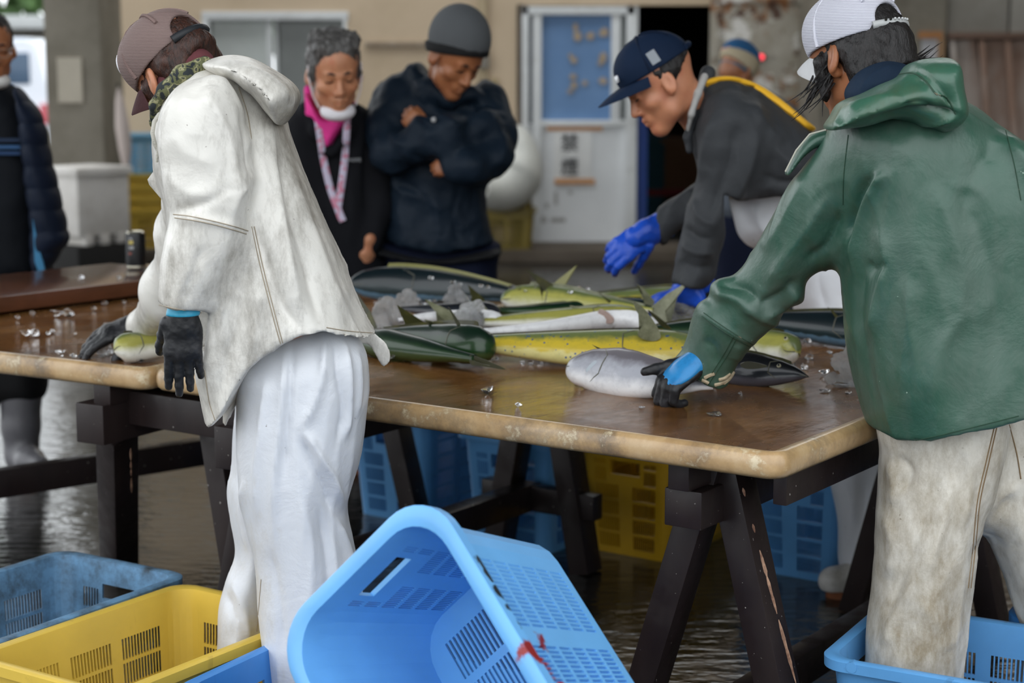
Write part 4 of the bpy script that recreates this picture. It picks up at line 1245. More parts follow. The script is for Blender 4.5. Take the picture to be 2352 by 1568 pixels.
# ------------------------------------------------------------------ people: shared builders
def skin_mat(name, col, red='#b0563c'):
    n = NT(name)
    c = srgb(col)
    b = n.ramp(n.noise(14, 4, .6), [(.3, tuple(x * .85 for x in c)), (.7, tuple(min(1, x * 1.1) for x in c))])
    b = n.mix(n.ramp(n.noise(26, 5, .6), [(.5, 0.0), (.75, .45)]), b, srgb(red))
    n.set('Base Color', b); n.set('Roughness', .45); n.set('Subsurface Weight', .12); n.set('Subsurface Radius', (.012, .005, .003)); n.set('Subsurface Scale', .4)
    n.bump(n.noise(160, 4, .6), .12, .002)
    return n.m
M_skin = skin_mat('tan_skin', '#b9805f')
M_skin_d = skin_mat('brown_skin', '#9c6442', '#8a4630')
M_skin_r = skin_mat('ruddy_skin', '#bd8060', '#b2604a')
def hair_mat(name, a, b, scl=180):
    n = NT(name)
    st = n.noise(scl, 4, .7, vec=n.coord((1, 1, .18)))
    n.set('Base Color', n.ramp(st, [(.35, srgb(a)), (.7, srgb(b))])); n.set('Roughness', .4); n.set('Specular IOR Level', .4)
    n.bump(st, .9, .004)
    return n.m
M_hair_k = hair_mat('black_hair', '#0c0b0c', '#1f1a1a')
M_hair_br = hair_mat('dark_brown_hair', '#1c100c', '#4a2a1e')
M_hair_g = hair_mat('grey_hair', '#2b2a2a', '#6f6c6a', 120)
M_lip = MAT('lip', '#a0604f', .4); M_brow = MAT('brow_hair', '#2a2220', .7); M_lash = MAT('lash_line', '#1c1310', .5)
M_boot_w = MAT('white_rubber', '#d8d6d2', .3, dirt='#a8a49c', dscale=8); M_boot_g = MAT('grey_rubber', '#6d6c70', .35, dirt='#56555a', dscale=5)
M_sole = MAT('brown_sole', '#8a5233', .6)

def frame(fwd, up):
    f = Vector(fwd).normalized(); u = Vector(up); u = (u - f * u.dot(f)).normalized(); r = f.cross(u)
    return Matrix((r, f, u)).transposed()
def place(x, y, Y, fwd, up, sc=1.0):
    m = frame(fwd, up).to_4x4() @ Matrix.Diagonal((sc, sc, sc, 1))
    m = Matrix.Translation(P(x, y, Y)) @ m
    return m
def np_xf(m):
    A = np.array(m)
    return lambda V, N=None: V @ A[:3, :3].T + A[:3, 3]
def head_sdf(neck, closed=True, jaw=1.0, ears=True):
    """canonical head: origin between the ears, x right, y to the face, z up."""
    s = SDF()
    s.ell((0, -.012, .042), (.075, .094, .083), .02)
    s.ell((0, .028, -.03), (.061 * jaw, .064, .078), .03)
    s.ell((0, .035, .045), (.062, .055, .06), .03)
    s.cone((-.035, .02, -.075), (0, .062, -.1), .026, .024, .02); s.cone((.035, .02, -.075), (0, .062, -.1), .026, .024, .02)
    s.ell((0, .072, -.103), (.02, .016, .016), .015)
    for q in (-1, 1):
        s.ell((q * .043, .055, -.028), (.022, .022, .018), .018)
        s.ell((q * .031, .093, .004), (.017, .014, .012), .014, 'sub')
        s.ell((q * .031, .076, .002), (.014, .0135, .0125), .004)
    s.cone((-.036, .08, .021), (-.008, .088, .017), .0095, .0085, .012); s.cone((.036, .08, .021), (.008, .088, .017), .0095, .0085, .012)
    s.cone((0, .086, .014), (0, .108, -.034), .0075, .0115, .01)
    for q in (-1, 1): s.ell((q * .012, .097, -.038), (.0085, .011, .008), .006)
    s.ell((0, .082, -.066), (.028, .014, .019), .014)
    s.cone((-.019, .086, -.065), (0, .0955, -.063), .004, .006, .005); s.cone((.019, .086, -.065), (0, .0955, -.063), .004, .006, .005)
    s.cone((-.016, .085, -.076), (0, .092, -.076), .0045, .007, .005); s.cone((.016, .085, -.076), (0, .092, -.076), .0045, .007, .005)
    s.cone((-.022, .094, -.0695), (.022, .094, -.0695), .0022, .0022, .003, 'sub')
    if ears:
        for q in (-1, 1):
            M = Euler((0, q * math.radians(-18), q * math.radians(22))).to_matrix()
            s.ell((q * .079, -.004, -.004), (.009, .02, .033), .006, M=np.array(M))
            s.ell((q * .088, .002, .002), (.008, .011, .019), .006, 'sub', M=np.array(M))
            s.ell((q * .075, .002, -.032), (.009, .01, .011), .006)
    s.cone((0, -.03, -.03), neck, .052, .058, .03)
    return s
def person(label, x, y, group='people at the fish table', Y=None):
    p = PZ(x, y, 0) if Y is None else P(x, y, Y); p.z = 0
    return empty('person', p, label, 'person', group)
def body(root, m, neck_w, skin, skel=(), hands=None, h=.0042, jaw=1.0, ears=True):
    """one skin mesh: the head with face and neck, and the trunk and limbs inside the clothes."""
    mi = m.inverted()
    nk = mi @ Vector(neck_w)
    V, Fq = head_sdf(tuple(nk), jaw=jaw, ears=ears).net(h)
    V = relax(V, Fq, 1, .4); V = np_xf(m)(V)
    parts = [(V, Fq)]
    if skel:
        s = SDF()
        for ch in skel: s.chain(ch, .05)
        parts.append(s.net(.016))
    if hands is not None:
        v, f = hands.net(.0032); parts.append((relax(v, f, 1, .4), f))
    off = 0; VV, FF = [], []
    for v, f in parts: VV.append(v); FF.append(f + off); off += len(v)
    me = bpy.data.meshes.new('body')
    VV, FF = np.concatenate(VV), np.concatenate(FF)
    me.vertices.add(len(VV)); me.vertices.foreach_set('co', VV.astype(np.float32).ravel())
    me.loops.add(len(FF) * 4); me.loops.foreach_set('vertex_index', FF.astype(np.int32).ravel())
    me.polygons.add(len(FF)); me.polygons.foreach_set('loop_start', np.arange(0, len(FF) * 4, 4, dtype=np.int32))
    me.update(calc_edges=True); smooth(me)
    o = new_obj('body', me, skin, root)
    return o
def face_bits(person_, m, root, brow=True, lids=True, browmat=None):
    """eyebrows, lash lines and lips on the face."""
    X = lambda *p: m @ Vector(p)
    for q in (-1, 1):
        if brow: tube('eyebrow', [X(q * .012, .0945, .021), X(q * .026, .094, .0265), X(q * .044, .083, .022)], [.0032, .005, .0024], browmat or M_brow, root, 6)
        if lids: tube('eye_line', [X(q * .019, .0875, -.001), X(q * .031, .0905, -.0035), X(q * .044, .0835, -.001)], [.0016, .0028, .0016], M_lash, root, 6)
    tube('lip_line', [X(-.019, .0905, -.0695), X(0, .0965, -.0692), X(.019, .0905, -.0695)], [.001, .0022, .001], M_lip, root, 6)
def hair_obj(root, m, mat, cuts=(), grow=1.0, extra=(), rough=.003, h=.005, name='hair', seed=1, top=.0885):
    s = SDF()
    s.ell((0, -.014, .044 + (top - .0885) * .3), (.0805 * grow, .0995 * grow, top * grow), .02)
    for a, b, ra, rb in extra: s.cone(a, b, ra, rb, .015)
    for o_, n_ in cuts: s.plane(o_, n_, (-.2, -.2, -.2), (.2, .2, .3), .006)
    return sdf_obj(name, s, h, mat, root, 1, rumple=[(rough, 90, seed, (1, 1, .5)), (rough * .5, 220, seed + 3, (1, 1, .4))], post=np_xf(m))
def cap(root, m, mat, brim_mat, band_mat=None, strap=True, opening=True, brim_len=.072, zc=.03, tilt=0.0, droop=.02, tall=1.0, front=None, under=None):
    s = SDF()
    s.ell((0, -.006, .040), (.0875, .1085, .094 * tall), .02)
    s.ell((0, .03, .07), (.07, .07, .055 * tall), .03)
    s.plane((0, 0, zc), (0, math.sin(tilt), -math.cos(tilt)), (-.2, -.2, -.2), (.2, .2, .25), .003)
    if opening: s.ell((0, -.115, zc + .018), (.043, .06, .037), .004, 'sub')
    s.ell((0, -.008, .03), (.081, .101, .086 * tall), .002, 'sub')
    crown = sdf_obj('cap_crown', s, .0032, mat, root, 1, post=np_xf(m))
    # brim
    v, f = [], []
    NU, NV = 18, 8
    for layer in (0, 1):
        for j in range(NV + 1):
            for i in range(NU + 1):
                u = -1 + 2 * i / NU; w = j / NV
                a = u * math.radians(66)
                bx, by = .086 * math.sin(a), .105 * math.cos(a) - .006
                ln = brim_len * (1 - abs(u) ** 2.6 * .92)
                z = zc + by * math.tan(tilt) * 1.0 + .004 - droop * u * u * (.4 + .6 * w) - .012 * w * w - layer * .003
                v.append((bx * (1 + .05 * w), by + ln * w, z))
    n1 = (NU + 1) * (NV + 1); ix = lambda l, j, i: l * n1 + j * (NU + 1) + i
    for j in range(NV):
        for i in range(NU):
            f.append((ix(0, j, i), ix(0, j, i + 1), ix(0, j + 1, i + 1), ix(0, j + 1, i))); f.append((ix(1, j + 1, i), ix(1, j + 1, i + 1), ix(1, j, i + 1), ix(1, j, i)))
    for i in range(NU):
        f.append((ix(0, NV, i), ix(0, NV, i + 1), ix(1, NV, i + 1), ix(1, NV, i)))
    for j in range(NV):
        f.append((ix(0, j, 0), ix(0, j + 1, 0), ix(1, j + 1, 0), ix(1, j, 0))); f.append((ix(0, j + 1, NU), ix(0, j, NU), ix(1, j, NU), ix(1, j + 1, NU)))
    v = np_xf(m)(np.array(v))
    me = mesh_np('cap_brim', v, f); smooth(me, 50)
    new_obj('cap_brim', me, brim_mat, root); root = crown
    # seams over the crown, and a sweat band edge
    X = lambda *p: m @ Vector(p)
    def on_crown(a, el, off=.0012):
        d = np.array([math.sin(a) * math.cos(el), math.cos(a) * math.cos(el), math.sin(el)])
        q = np.array([.0875, .1085, .094 * tall]); t = 1 / math.sqrt(((d / q) ** 2).sum())
        return d * (t + off) + np.array([0, -.006, .04])
    el0 = math.asin(max(-.9, min(.9, (zc - .04) / .09)))
    for a in (math.radians(70), math.radians(-70), math.radians(148), math.radians(-148)):
        lo = el0 if abs(a) < 2 else el0 + .62
        tube('cap_seam', [X(*on_crown(a, el0 + (1.5 - el0) * t if abs(a) < 2 else lo + (1.5 - lo) * t)) for t in np.linspace(.02, 1, 9)], .0042, band_mat or mat, root, 6, flat=None)
    if strap:
        pts = [X(.0885 * math.sin(a), -.1105 * math.cos(a) - .006, zc + .008) for a in np.linspace(-.62, .62, 11)]
        st = tube('cap_strap', pts, .0085, strap if not isinstance(strap, bool) else M_hair_k, root, 8)
    return crown
def hand_sdf(s, O, Yd, Zb, side, curls, thumb=(.75, .6, -.25), thumb_w=None, thumb_curl=.25, r=.0108, sc=1.0, spread=.06, wrist=.07, k=.006):
    """palm, four fingers of their own length and a thumb leaving the side of the palm. curls = per finger bend (radians) at each joint."""
    Y = Vector(Yd).normalized(); Z = Vector(Zb); Z = (Z - Y * Z.dot(Y)).normalized(); X = Y.cross(Z).normalized() * side
    O = Vector(O)
    W = lambda x, y, z: np.array(O + X * x * sc + Y * y * sc + Z * z * sc)
    Mt = np.array(Matrix((X, Y, Z)).transposed())
    s.ell(W(0, .048, 0), np.array((.041, .055, .0175)) * sc, k * 2, M=Mt)
    s.ell(W(.004, .078, .001), np.array((.040, .022, .0155)) * sc, k * 2, M=Mt)
    s.cone(W(0, -wrist, 0), W(0, .02, 0), .031 * sc, .028 * sc, k * 3, flat=(tuple(Z), .8))
    for i, (bx, by, L, rr) in enumerate(((.030, .088, .072, 1.0), (.0105, .094, .080, 1.03), (-.0095, .091, .075, 1.0), (-.029, .082, .058, .88))):
        p = W(bx, by, 0); a = 0.0
        sp = spread * (1.5 - i) / 1.5
        segs = [.46 * L, .3 * L, .24 * L]
        pts = [(p, r * rr * sc * 1.08)]
        cu = curls[i]
        for j, sg_ in enumerate(segs):
            a += cu[j] if hasattr(cu, '__len__') else cu
            d = (Y * math.cos(a) - Z * math.sin(a)) + X * sp * math.cos(a)
            p = p + np.array(d.normalized()) * sg_ * sc
            pts.append((p, r * rr * sc * (1.0 - .08 * (j + 1))))
        s.chain(pts, .003)
    p = W(.034, .018, -.004); d = (X * thumb[0] + Y * thumb[1] + Z * thumb[2]).normalized() if thumb_w is None else Vector(thumb_w).normalized()
    pts = [(p, .015 * sc)]
    for j, sg_ in enumerate((.04, .032, .024)):
        p = p + np.array(d) * sg_ * sc; pts.append((p, (.0128, .0115, .0100)[j] * sc))
        d = (d + (Y * .5 - Z * .6) * thumb_curl).normalized()
    s.chain(pts, .006)
    return X, Y, Z
def glove_obj(name, args, mat, root, h=.0028, **kw):
    s = SDF(); hand_sdf(s, *args, **kw)
    return sdf_obj(name, s, h, mat, root, 1, rumple=[(.0007, 140, 5, (1, 1, 1))])
def C(x, y, Y, rpx):
    p = P(x, y, Y)
    return (np.array(p), rpx * Y / F_PX)
def cut2(s, poly, Yref, Ylo, Yhi, n=1):
    """remove whatever lies inside an outline (pixels at distance Yref), straight through in y."""
    pw = np.array([P(x, y, Yref) for x, y in poly]); pl = pw[:, [0, 2]] if n == 1 else catmull(pw[:, [0, 2]], n, True)
    def fn(X, Y, Z):
        gx, gz = np.meshgrid(X.ravel(), Z.ravel(), indexing='ij')
        D = np.full(gx.shape, 1e9); ins = np.zeros(gx.shape, bool)
        for a, b in zip(pl, np.roll(pl, -1, 0)):
            e = b - a; wx, wz = gx - a[0], gz - a[1]
            t = np.clip((wx * e[0] + wz * e[1]) / (e @ e + 1e-12), 0, 1)
            D = np.minimum(D, (wx - e[0] * t) ** 2 + (wz - e[1] * t) ** 2)
            cnd = (a[1] > gz) != (b[1] > gz)
            xi = a[0] + (gz - a[1]) * e[0] / (e[1] if abs(e[1]) > 1e-12 else 1e-12)
            ins ^= cnd & (gx < xi)
        D = np.sqrt(D); D = np.where(ins, -D, D)
        return np.broadcast_to(D[:, None, :], (gx.shape[0], Y.size, gx.shape[1]))
    lo, hi = pl.min(0), pl.max(0)
    s._push('sub', fn, (lo[0], Ylo, lo[1]), (hi[0], Yhi, hi[1]), .004)
    return s
def boot(root, x, y, Y, fwd, mat, h=.28, L=.27):
    """rubber boot with a ridged sole; (x, y, Y) the ankle column on the floor."""
    b = P(x, y, Y); b.z = 0
    f = Vector((fwd[0], fwd[1], 0)).normalized()
    s = SDF()
    A = lambda d, z: np.array(b + f * d + Vector((0, 0, z)))
    s.chain([(A(0, h), .062), (A(-.005, .16), .052), (A(-.01, .09), .05)], .03)
    s.chain([(A(-.03, .055), .045), (A(.06, .055), .046), (A(L - .1, .045), .042)], .03)
    s.plane(A(0, .018), (0, 0, -1), A(0, 0) - .4, A(0, 0) + .4, .003)
    s.plane(A(0, h), (0, 0, 1), A(0, 0) - .4, A(0, h) + .4, .003)
    o = sdf_obj('boot', s, .006, mat, root, 2)
    sd = Vector((-f.y, f.x, 0))
    out = []
    for t in np.linspace(0, 2 * math.pi, 25)[:-1]:
        c_, s_ = math.cos(t), math.sin(t)
        out.append(b + f * (.045 + c_ * L * .5) + sd * s_ * (.046 + .006 * c_))
    rings = [[(p.x, p.y, z) for p in out] for z in (.0, .022)]
    me = ring_mesh('boot_sole', rings); smooth(me, 40)
    new_obj('boot_sole', me, M_sole, o)
    return o
def seam(root, tree, path, mat, r=.0016, off=.0006, name='seam'):
    p = drape(tree, path, off)
    if len(p) > 3: return tube(name, p, r, mat, root, 5)
def oilskin(name, col, dirt, dscale=5, dlo=.5, dhi=.78, rough=.38, amt=.9, stretch=(1, 1, .5), fine='#77706a', coat=.15, spk=.74):
    n = NT(name)
    c = srgb(col)
    b = n.ramp(n.noise(5, 4), [(.3, tuple(x * .93 for x in c)), (.7, tuple(min(1, x * 1.03) for x in c))])
    big = n.noise(dscale, 4, .6, vec=n.coord(stretch)); fin = n.noise(dscale * 9, 7, .72, vec=n.coord(stretch))
    f = n.math('ADD', n.math('MULTIPLY', big, .62), n.math('MULTIPLY', fin, .38))
    b = n.mix(n.ramp(f, [(dlo, 0.0), (dhi, amt)]), b, srgb(dirt))
    b = n.mix(n.ramp(n.noise(85, 3, .55), [(spk, 0.0), (spk + .03, .75)]), b, srgb(fine))
    n.set('Base Color', b); n.set('Roughness', n.ramp(fin, [(.3, rough - .08), (.7, rough + .12)]))
    n.set('Coat Weight', coat); n.set('Coat Roughness', .25)
    wr = n.noise(9, 5, .62, dist=.4)
    n.bump(n.math('ADD', wr, n.math('MULTIPLY', fin, .05)), .18, .03)
    return n.m
def mesh_cloth(name, col, dark, scl=75):
    """see-through looking cap netting: fine rows."""
    n = NT(name)
    w = n.node('ShaderNodeTexWave', {'Vector': n.tc.outputs['Object'], 'Scale': scl, 'Distortion': .3}, bands_direction='Z')
    f = n.ramp(w.outputs['Fac'], [(.35, 0.0), (.6, 1.0)])
    n.set('Base Color', n.mix(f, srgb(dark), srgb(col))); n.set('Roughness', .7)
    n.bump(w.outputs['Fac'], .4, .002)
    return n.m
def fabric(name, col, dirt=None, rough=.75, bscale=300, var=.08, wr=.15):
    n = NT(name); c = srgb(col)
    b = n.ramp(n.noise(7, 4), [(.3, tuple(x * (1 - 2 * var) for x in c)), (.7, tuple(min(1, x * (1 + var)) for x in c))])
    if dirt: b = n.mix(n.ramp(n.noise(9, 7, .68), [(.5, 0.0), (.75, .8)]), b, srgb(dirt))
    n.set('Base Color', b); n.set('Roughness', rough); n.set('Specular IOR Level', .12)
    n.bump(n.math('ADD', n.noise(12, 5, .6, dist=.3), n.math('MULTIPLY', n.noise(bscale, 3), .08)), wr, .03)
    return n.m
# ------------------------------------------------------------------ man in the white oilskin
M_oil_w = oilskin('white_oilskin', '#e2dfd8', '#857f75', 3.4, .455, .64, stretch=(1.5, 1, .55))
M_oil_w2 = oilskin('white_trousers', '#d3d6dc', '#b9b2a4', 3.5, .54, .78)
M_seam_w = MAT('seam_line', '#a69a88', .7)
M_glove_k = MAT('black_rubber', '#1d1e21', .42, dirt='#3c3c40', dscale=20, dlo=.5, dhi=.8, bump=.2, bscale=90)
M_glove_c = MAT('cyan_cuff', '#3fa9cc', .35, dirt='#2f8db0', dscale=15)
W = person('man in a dirty white oilskin jacket and brown mesh cap bending over the table', 650, 1568, Y=3.5)
s = SDF()
s.infl([(425, 165), (470, 140), (530, 148), (580, 172), (615, 210), (648, 268), (672, 332), (700, 402), (733, 475), (764, 545), (790, 610), (815, 672), (838, 722), (862, 765), (895, 800), (900, 860), (800, 960), (650, 1000), (540, 1040), (492, 1035), (474, 940), (458, 860), (447, 800), (446, 750), (430, 690), (410, 600), (392, 520), (378, 450), (362, 390), (358, 320), (366, 265), (390, 205)], 3.49, .205, .105)
s.infl([(440, 185), (500, 168), (548, 215), (570, 300), (584, 395), (588, 415), (580, 440), (584, 470), (572, 512), (545, 580), (515, 640), (484, 690), (465, 722), (450, 790), (365, 780), (361, 706), (364, 660), (371, 600), (384, 540), (396, 495), (386, 445), (374, 385), (366, 315), (370, 265), (395, 215)], 3.275, .078, .082, k=.035)
s.chain([C(470, 330, 3.7, 85), C(440, 540, 3.95, 72), C(395, 670, 4.12, 60), C(332, 752, 4.32, 34), C(300, 790, 4.42, 30)], .05)
# hem, cuffs
cut2(s, [(340, 1060), (470, 1000), (492, 978), (512, 950), (535, 908), (560, 862), (600, 826), (645, 795), (690, 777), (740, 768), (790, 786), (840, 806), (885, 822), (910, 812), (960, 830), (960, 1250), (340, 1250)], 3.29, 3.0, 3.56)
cut2(s, [(520, 985), (560, 880), (645, 810), (740, 780), (850, 790), (880, 838), (960, 820), (960, 1250), (500, 1250)], 3.62, 3.55, 3.9)
cut2(s, [(330, 700), (361, 706), (410, 716), (460, 723), (466, 725), (466, 830), (330, 830)], 3.22, 3.0, 3.36)
s.plane(np.array(P(322, 750, 4.32)), np.array(P(300, 790, 4.42)) - np.array(P(360, 710, 4.2)), np.array(P(322, 760, 4.3)) - .13, np.array(P(322, 760, 4.3)) + .13)
st_w = [([(470, 215), (520, 300), (548, 420), (572, 430)], 16, 6), ([(555, 195), (590, 300), (600, 430), (590, 520)], 18, -9), ([(560, 250), (575, 330), (583, 400)], 8, -14), ([(600, 215), (625, 330), (640, 460), (665, 600), (690, 720)], 16, 9), ([(575, 440), (600, 560), (640, 690), (690, 760)], 16, -8),
        ([(640, 330), (700, 480), (750, 620), (800, 740)], 20, 7), ([(620, 300), (655, 450), (700, 600), (735, 740)], 14, -7), ([(690, 420), (750, 560), (800, 680), (845, 750)], 12, -5), ([(520, 660), (500, 740), (480, 830), (478, 930)], 22, 8), ([(560, 640), (545, 740), (520, 840), (500, 920)], 16, -6), ([(600, 640), (590, 740), (570, 820)], 14, 4),
        ([(375, 390), (430, 440), (500, 452), (560, 440)], 22, 5), ([(405, 488), (460, 470), (520, 440)], 12, -6), ([(400, 500), (470, 505), (545, 520)], 10, 4), ([(570, 400), (540, 470), (520, 560), (490, 660)], 14, 5), ([(400, 540), (390, 620), (385, 690)], 14, 4), ([(470, 560), (440, 640), (420, 700)], 18, -4), ([(430, 230), (470, 190), (520, 190)], 14, -4), ([(395, 300), (430, 350), (500, 380)], 24, 4)]
jw = sdf_obj('jacket', s, .0062, M_oil_w, W, 2, strokes=st_w, rumple=[(.0035, 9, 3, (1, 1, .6)), (.0016, 24, 9, (1, 1, .7))], crease=[(.008, 7, 2, (1, 1, .35)), (.004, 16, 5, (1, 1, .45))])
# hood lying on the back
s = SDF()
s.infl([(470, 150), (500, 134), (545, 128), (600, 145), (652, 178), (684, 212), (682, 245), (664, 275), (645, 290), (618, 262), (585, 222), (548, 190), (505, 172)], 3.42, .17, .06)
hw = sdf_obj('hood', s, .006, M_oil_w, W, 2, strokes=[([(520, 150), (580, 190), (630, 240)], 14, -7), ([(540, 140), (620, 180), (670, 230)], 16, 6), ([(500, 160), (540, 180), (575, 215)], 7, 5), ([(675, 215), (668, 250), (650, 285)], 5, 5)], rumple=[(.003, 14, 4, (1, 1, 1))])
# seams
tr_ = bvh(jw)
for p in ([(398, 492), (440, 497), (500, 510), (545, 522), (570, 530)], [(401, 500), (450, 507), (505, 519), (566, 537)], [(578, 520), (600, 620), (628, 730), (646, 795)], [(584, 520), (606, 620), (634, 730), (651, 793)], [(470, 850), (480, 920), (494, 965)], [(750, 752), (800, 760), (862, 765)], [(365, 700), (410, 710), (462, 718)], [(548, 200), (568, 260), (578, 320)]):
    seam(jw, tr_, p, M_seam_w, .0011)
# loose front flap, drawstring and camouflage collar
fl = sheet('front_flap', [P(376, 362, 3.47), P(340, 412, 3.5), P(344, 424, 3.5), P(390, 478, 3.46), P(405, 420, 3.44)], (.2, 1, 0), .006, M_oil_w, W)
n = NT('camouflage'); vv = n.noise(55, 2, .5, dist=.5)
n.set('Base Color', n.ramp(vv, [(.38, srgb('#20262a')), (.45, srgb('#5d5f40')), (.55, srgb('#8d8a68')), (.62, srgb('#3d4038'))], 'CONSTANT')); n.set('Roughness', .8)
s = SDF(); s.chain([C(470, 150, 3.4, 22), C(420, 170, 3.36, 18), C(378, 205, 3.36, 13), C(356, 240, 3.38, 10), C(350, 285, 3.42, 7)], .02)
sdf_obj('inner_collar', s, .005, n.m, W, 1, rumple=[(.002, 40, 3, (1, 1, 1))])
s = SDF(); s.chain([C(455, 150, 3.46, 40), C(400, 200, 3.47, 34), C(372, 250, 3.47, 18), C(368, 300, 3.45, 10)], .03)
sdf_obj('neck_cloth', s, .006, MAT('maroon_cloth', '#5b2f33', .85), W, 1)
M_rope = MAT('grey_rope', '#c9c6bc', .7, bump=.8, bscale=350)
tube('drawstring', [P(366, 262, 3.36), P(354, 280, 3.33), P(350, 305, 3.32), P(355, 330, 3.32), P(366, 352, 3.33)], .0042, M_rope, W, 8)
tube('drawstring', [P(368, 300, 3.33), P(364, 330, 3.32), P(360, 372, 3.33)], .003, M_rope, W, 6)
# trousers: two legs
s = SDF()
s.infl([(545, 840), (620, 770), (740, 745), (795, 755), (836, 800), (846, 860), (840, 940), (826, 1050), (806, 1130), (800, 1180), (812, 1240), (828, 1310), (832, 1400), (815, 1480), (770, 1600), (720, 1750), (610, 1750), (616, 1600), (606, 1480), (596, 1400), (585, 1300), (566, 1200), (550, 1100), (545, 1000), (545, 910)], 3.45, .125, .1)
s.infl([(560, 820), (720, 820), (700, 1000), (668, 1150), (640, 1280), (622, 1400), (612, 1500), (612, 1640), (498, 1640), (500, 1500), (504, 1400), (524, 1330), (546, 1265), (536, 1190), (529, 1120), (540, 1060), (545, 950)], 3.66, .1, .07, k=.05)
st_p = [([(655, 800), (650, 900), (640, 1000), (628, 1120), (630, 1250)], 9, 7), ([(672, 790), (668, 900), (660, 1000), (650, 1100)], 8, -7), ([(745, 770), (742, 850), (720, 930), (695, 985)], 9, 8), ([(700, 985), (730, 1040), (765, 1100), (788, 1170)], 9, 9), ([(690, 1000), (715, 1060), (745, 1120), (765, 1180)], 9, -8), ([(790, 780), (800, 860), (800, 950), (790, 1010)], 7, 8), ([(770, 780), (778, 860), (790, 940), (775, 1020)], 7, -8), ([(820, 800), (826, 880), (818, 960)], 7, 5), ([(610, 870), (600, 980), (588, 1080), (590, 1200)], 8, 6), ([(700, 1150), (716, 1260), (712, 1380), (690, 1500)], 12, 6), ([(730, 1160), (750, 1260), (756, 1360), (745, 1460)], 9, -6), ([(770, 1190), (800, 1260), (815, 1330)], 8, 7), ([(620, 1260), (640, 1380), (650, 1500)], 12, -5), ([(560, 1100), (556, 1180), (572, 1270)], 8, 6), ([(535, 1330), (560, 1400), (572, 1480)], 10, 6), ([(520, 1360), (535, 1420), (530, 1480)], 8, -5)]
pw = sdf_obj('trousers', s, .0068, M_oil_w2, W, 2, strokes=st_p, rumple=[(.004, 8, 13, (1, 1, .5))], crease=[(.006, 9, 3, (1, 1, .16)), (.004, 18, 6, (1, 1, .22))])
seam(pw, bvh(pw), [(600, 1330), (594, 1400), (590, 1450)], M_seam_w, .0012)
boot(W, 650, 1700, 3.42, (-.8, .5), M_boot_w, h=.1); boot(W, 550, 1600, 3.64, (-.8, .3), M_boot_w, h=.1)
# gloves
glove_obj('glove', (P(420, 722, 3.27), (-.01, .03, -1), (.12, -1, 0), 1, [(.12, .12, .1), (.1, .1, .1), (.15, .12, .1), (.2, .15, .12)]), M_glove_k, W, thumb=(.3, .92, -.7), thumb_curl=.25, r=.0108, sc=.9, wrist=.03, spread=.07, h=.0024)
glove_obj('glove', (P(318, 742, 4.33), (-.93, -.22, -.3), (.1, -.35, 1), -1, [.25, .3, .3, .3]), M_glove_k, W, thumb=(.5, .8, -.4), r=.0115, wrist=.03)
s = SDF(); s.cone(np.array(P(424, 700, 3.275)), np.array(P(420, 731, 3.27)), .03, .0335, .01, flat=((0, 1, 0), .85)); s.plane(np.array(P(420, 732, 3.23)), (0, 0, -1), np.array(P(420, 740, 3.27)) - .06, np.array(P(420, 740, 3.27)) + .06)
sdf_obj('glove_cuff', s, .004, M_glove_c, W, 1)
s = SDF(); s.cone(np.array(P(345, 725, 4.3)), np.array(P(322, 745, 4.33)), .031, .034, .01); s.plane(np.array(P(318, 748, 4.33)), np.array(P(318, 748, 4.33)) - np.array(P(345, 725, 4.3)), np.array(P(320, 746, 4.33)) - .07, np.array(P(320, 746, 4.33)) + .07)
sdf_obj('glove_cuff', s, .004, M_glove_c, W, 1)
# head, hair and cap
mW = place(404, 166, 3.52, (-.60, .56, -.57), (-.55, .14, .82), .93)
body(W, mW, P(480, 215, 3.5), M_skin_r, skel=[[C(480, 230, 3.5, 60), C(580, 480, 3.5, 110), C(680, 780, 3.5, 110)], [C(500, 260, 3.36, 34), C(500, 480, 3.28, 26), C(430, 690, 3.27, 18)], [C(680, 800, 3.46, 70), C(700, 1200, 3.45, 50), C(670, 1640, 3.42, 40)]], ears=True)
hair_obj(W, mW, M_hair_br, cuts=[((0, .052, 0), (0, 1, .12)), ((0, 0, -.075), (0, -.55, -1))], extra=[((0, -.075, 0), (0, -.085, -.085), .055, .035), ((.05, -.05, 0), (.045, -.065, -.075), .035, .022), ((-.05, -.05, 0), (-.045, -.065, -.075), .035, .022), ((-.07, .03, .0), (-.066, .035, -.035), .014, .007), ((.07, .03, .0), (.066, .035, -.035), .014, .007)], grow=.975, top=.074, rough=.002)
M_capb = mesh_cloth('brown_netting', '#85706b', '#665451', 110)
M_capbs = fabric('brown_tape', '#7c6864'); M_capf = fabric('white_cap_front', '#e4e4ea'); M_brimb = fabric('maroon_brim', '#4a3032')
cap(W, mW, M_capb, M_brimb, M_capbs, strap=MAT('black_strap', '#23262a', .5), brim_len=.062, zc=.022, tilt=-.06, droop=.05)
s = SDF(); s.ell((0, .03, .075), (.072, .0815, .062), .01); s.plane((0, .068, 0), (0, -1, .05), (-.2, -.2, -.2), (.2, .2, .3)); s.plane((0, 0, .028), (0, 0, -1), (-.2, -.2, -.2), (.2, .2, .3))
sdf_obj('cap_front', s, .005, M_capf, W, 1, post=np_xf(mW))

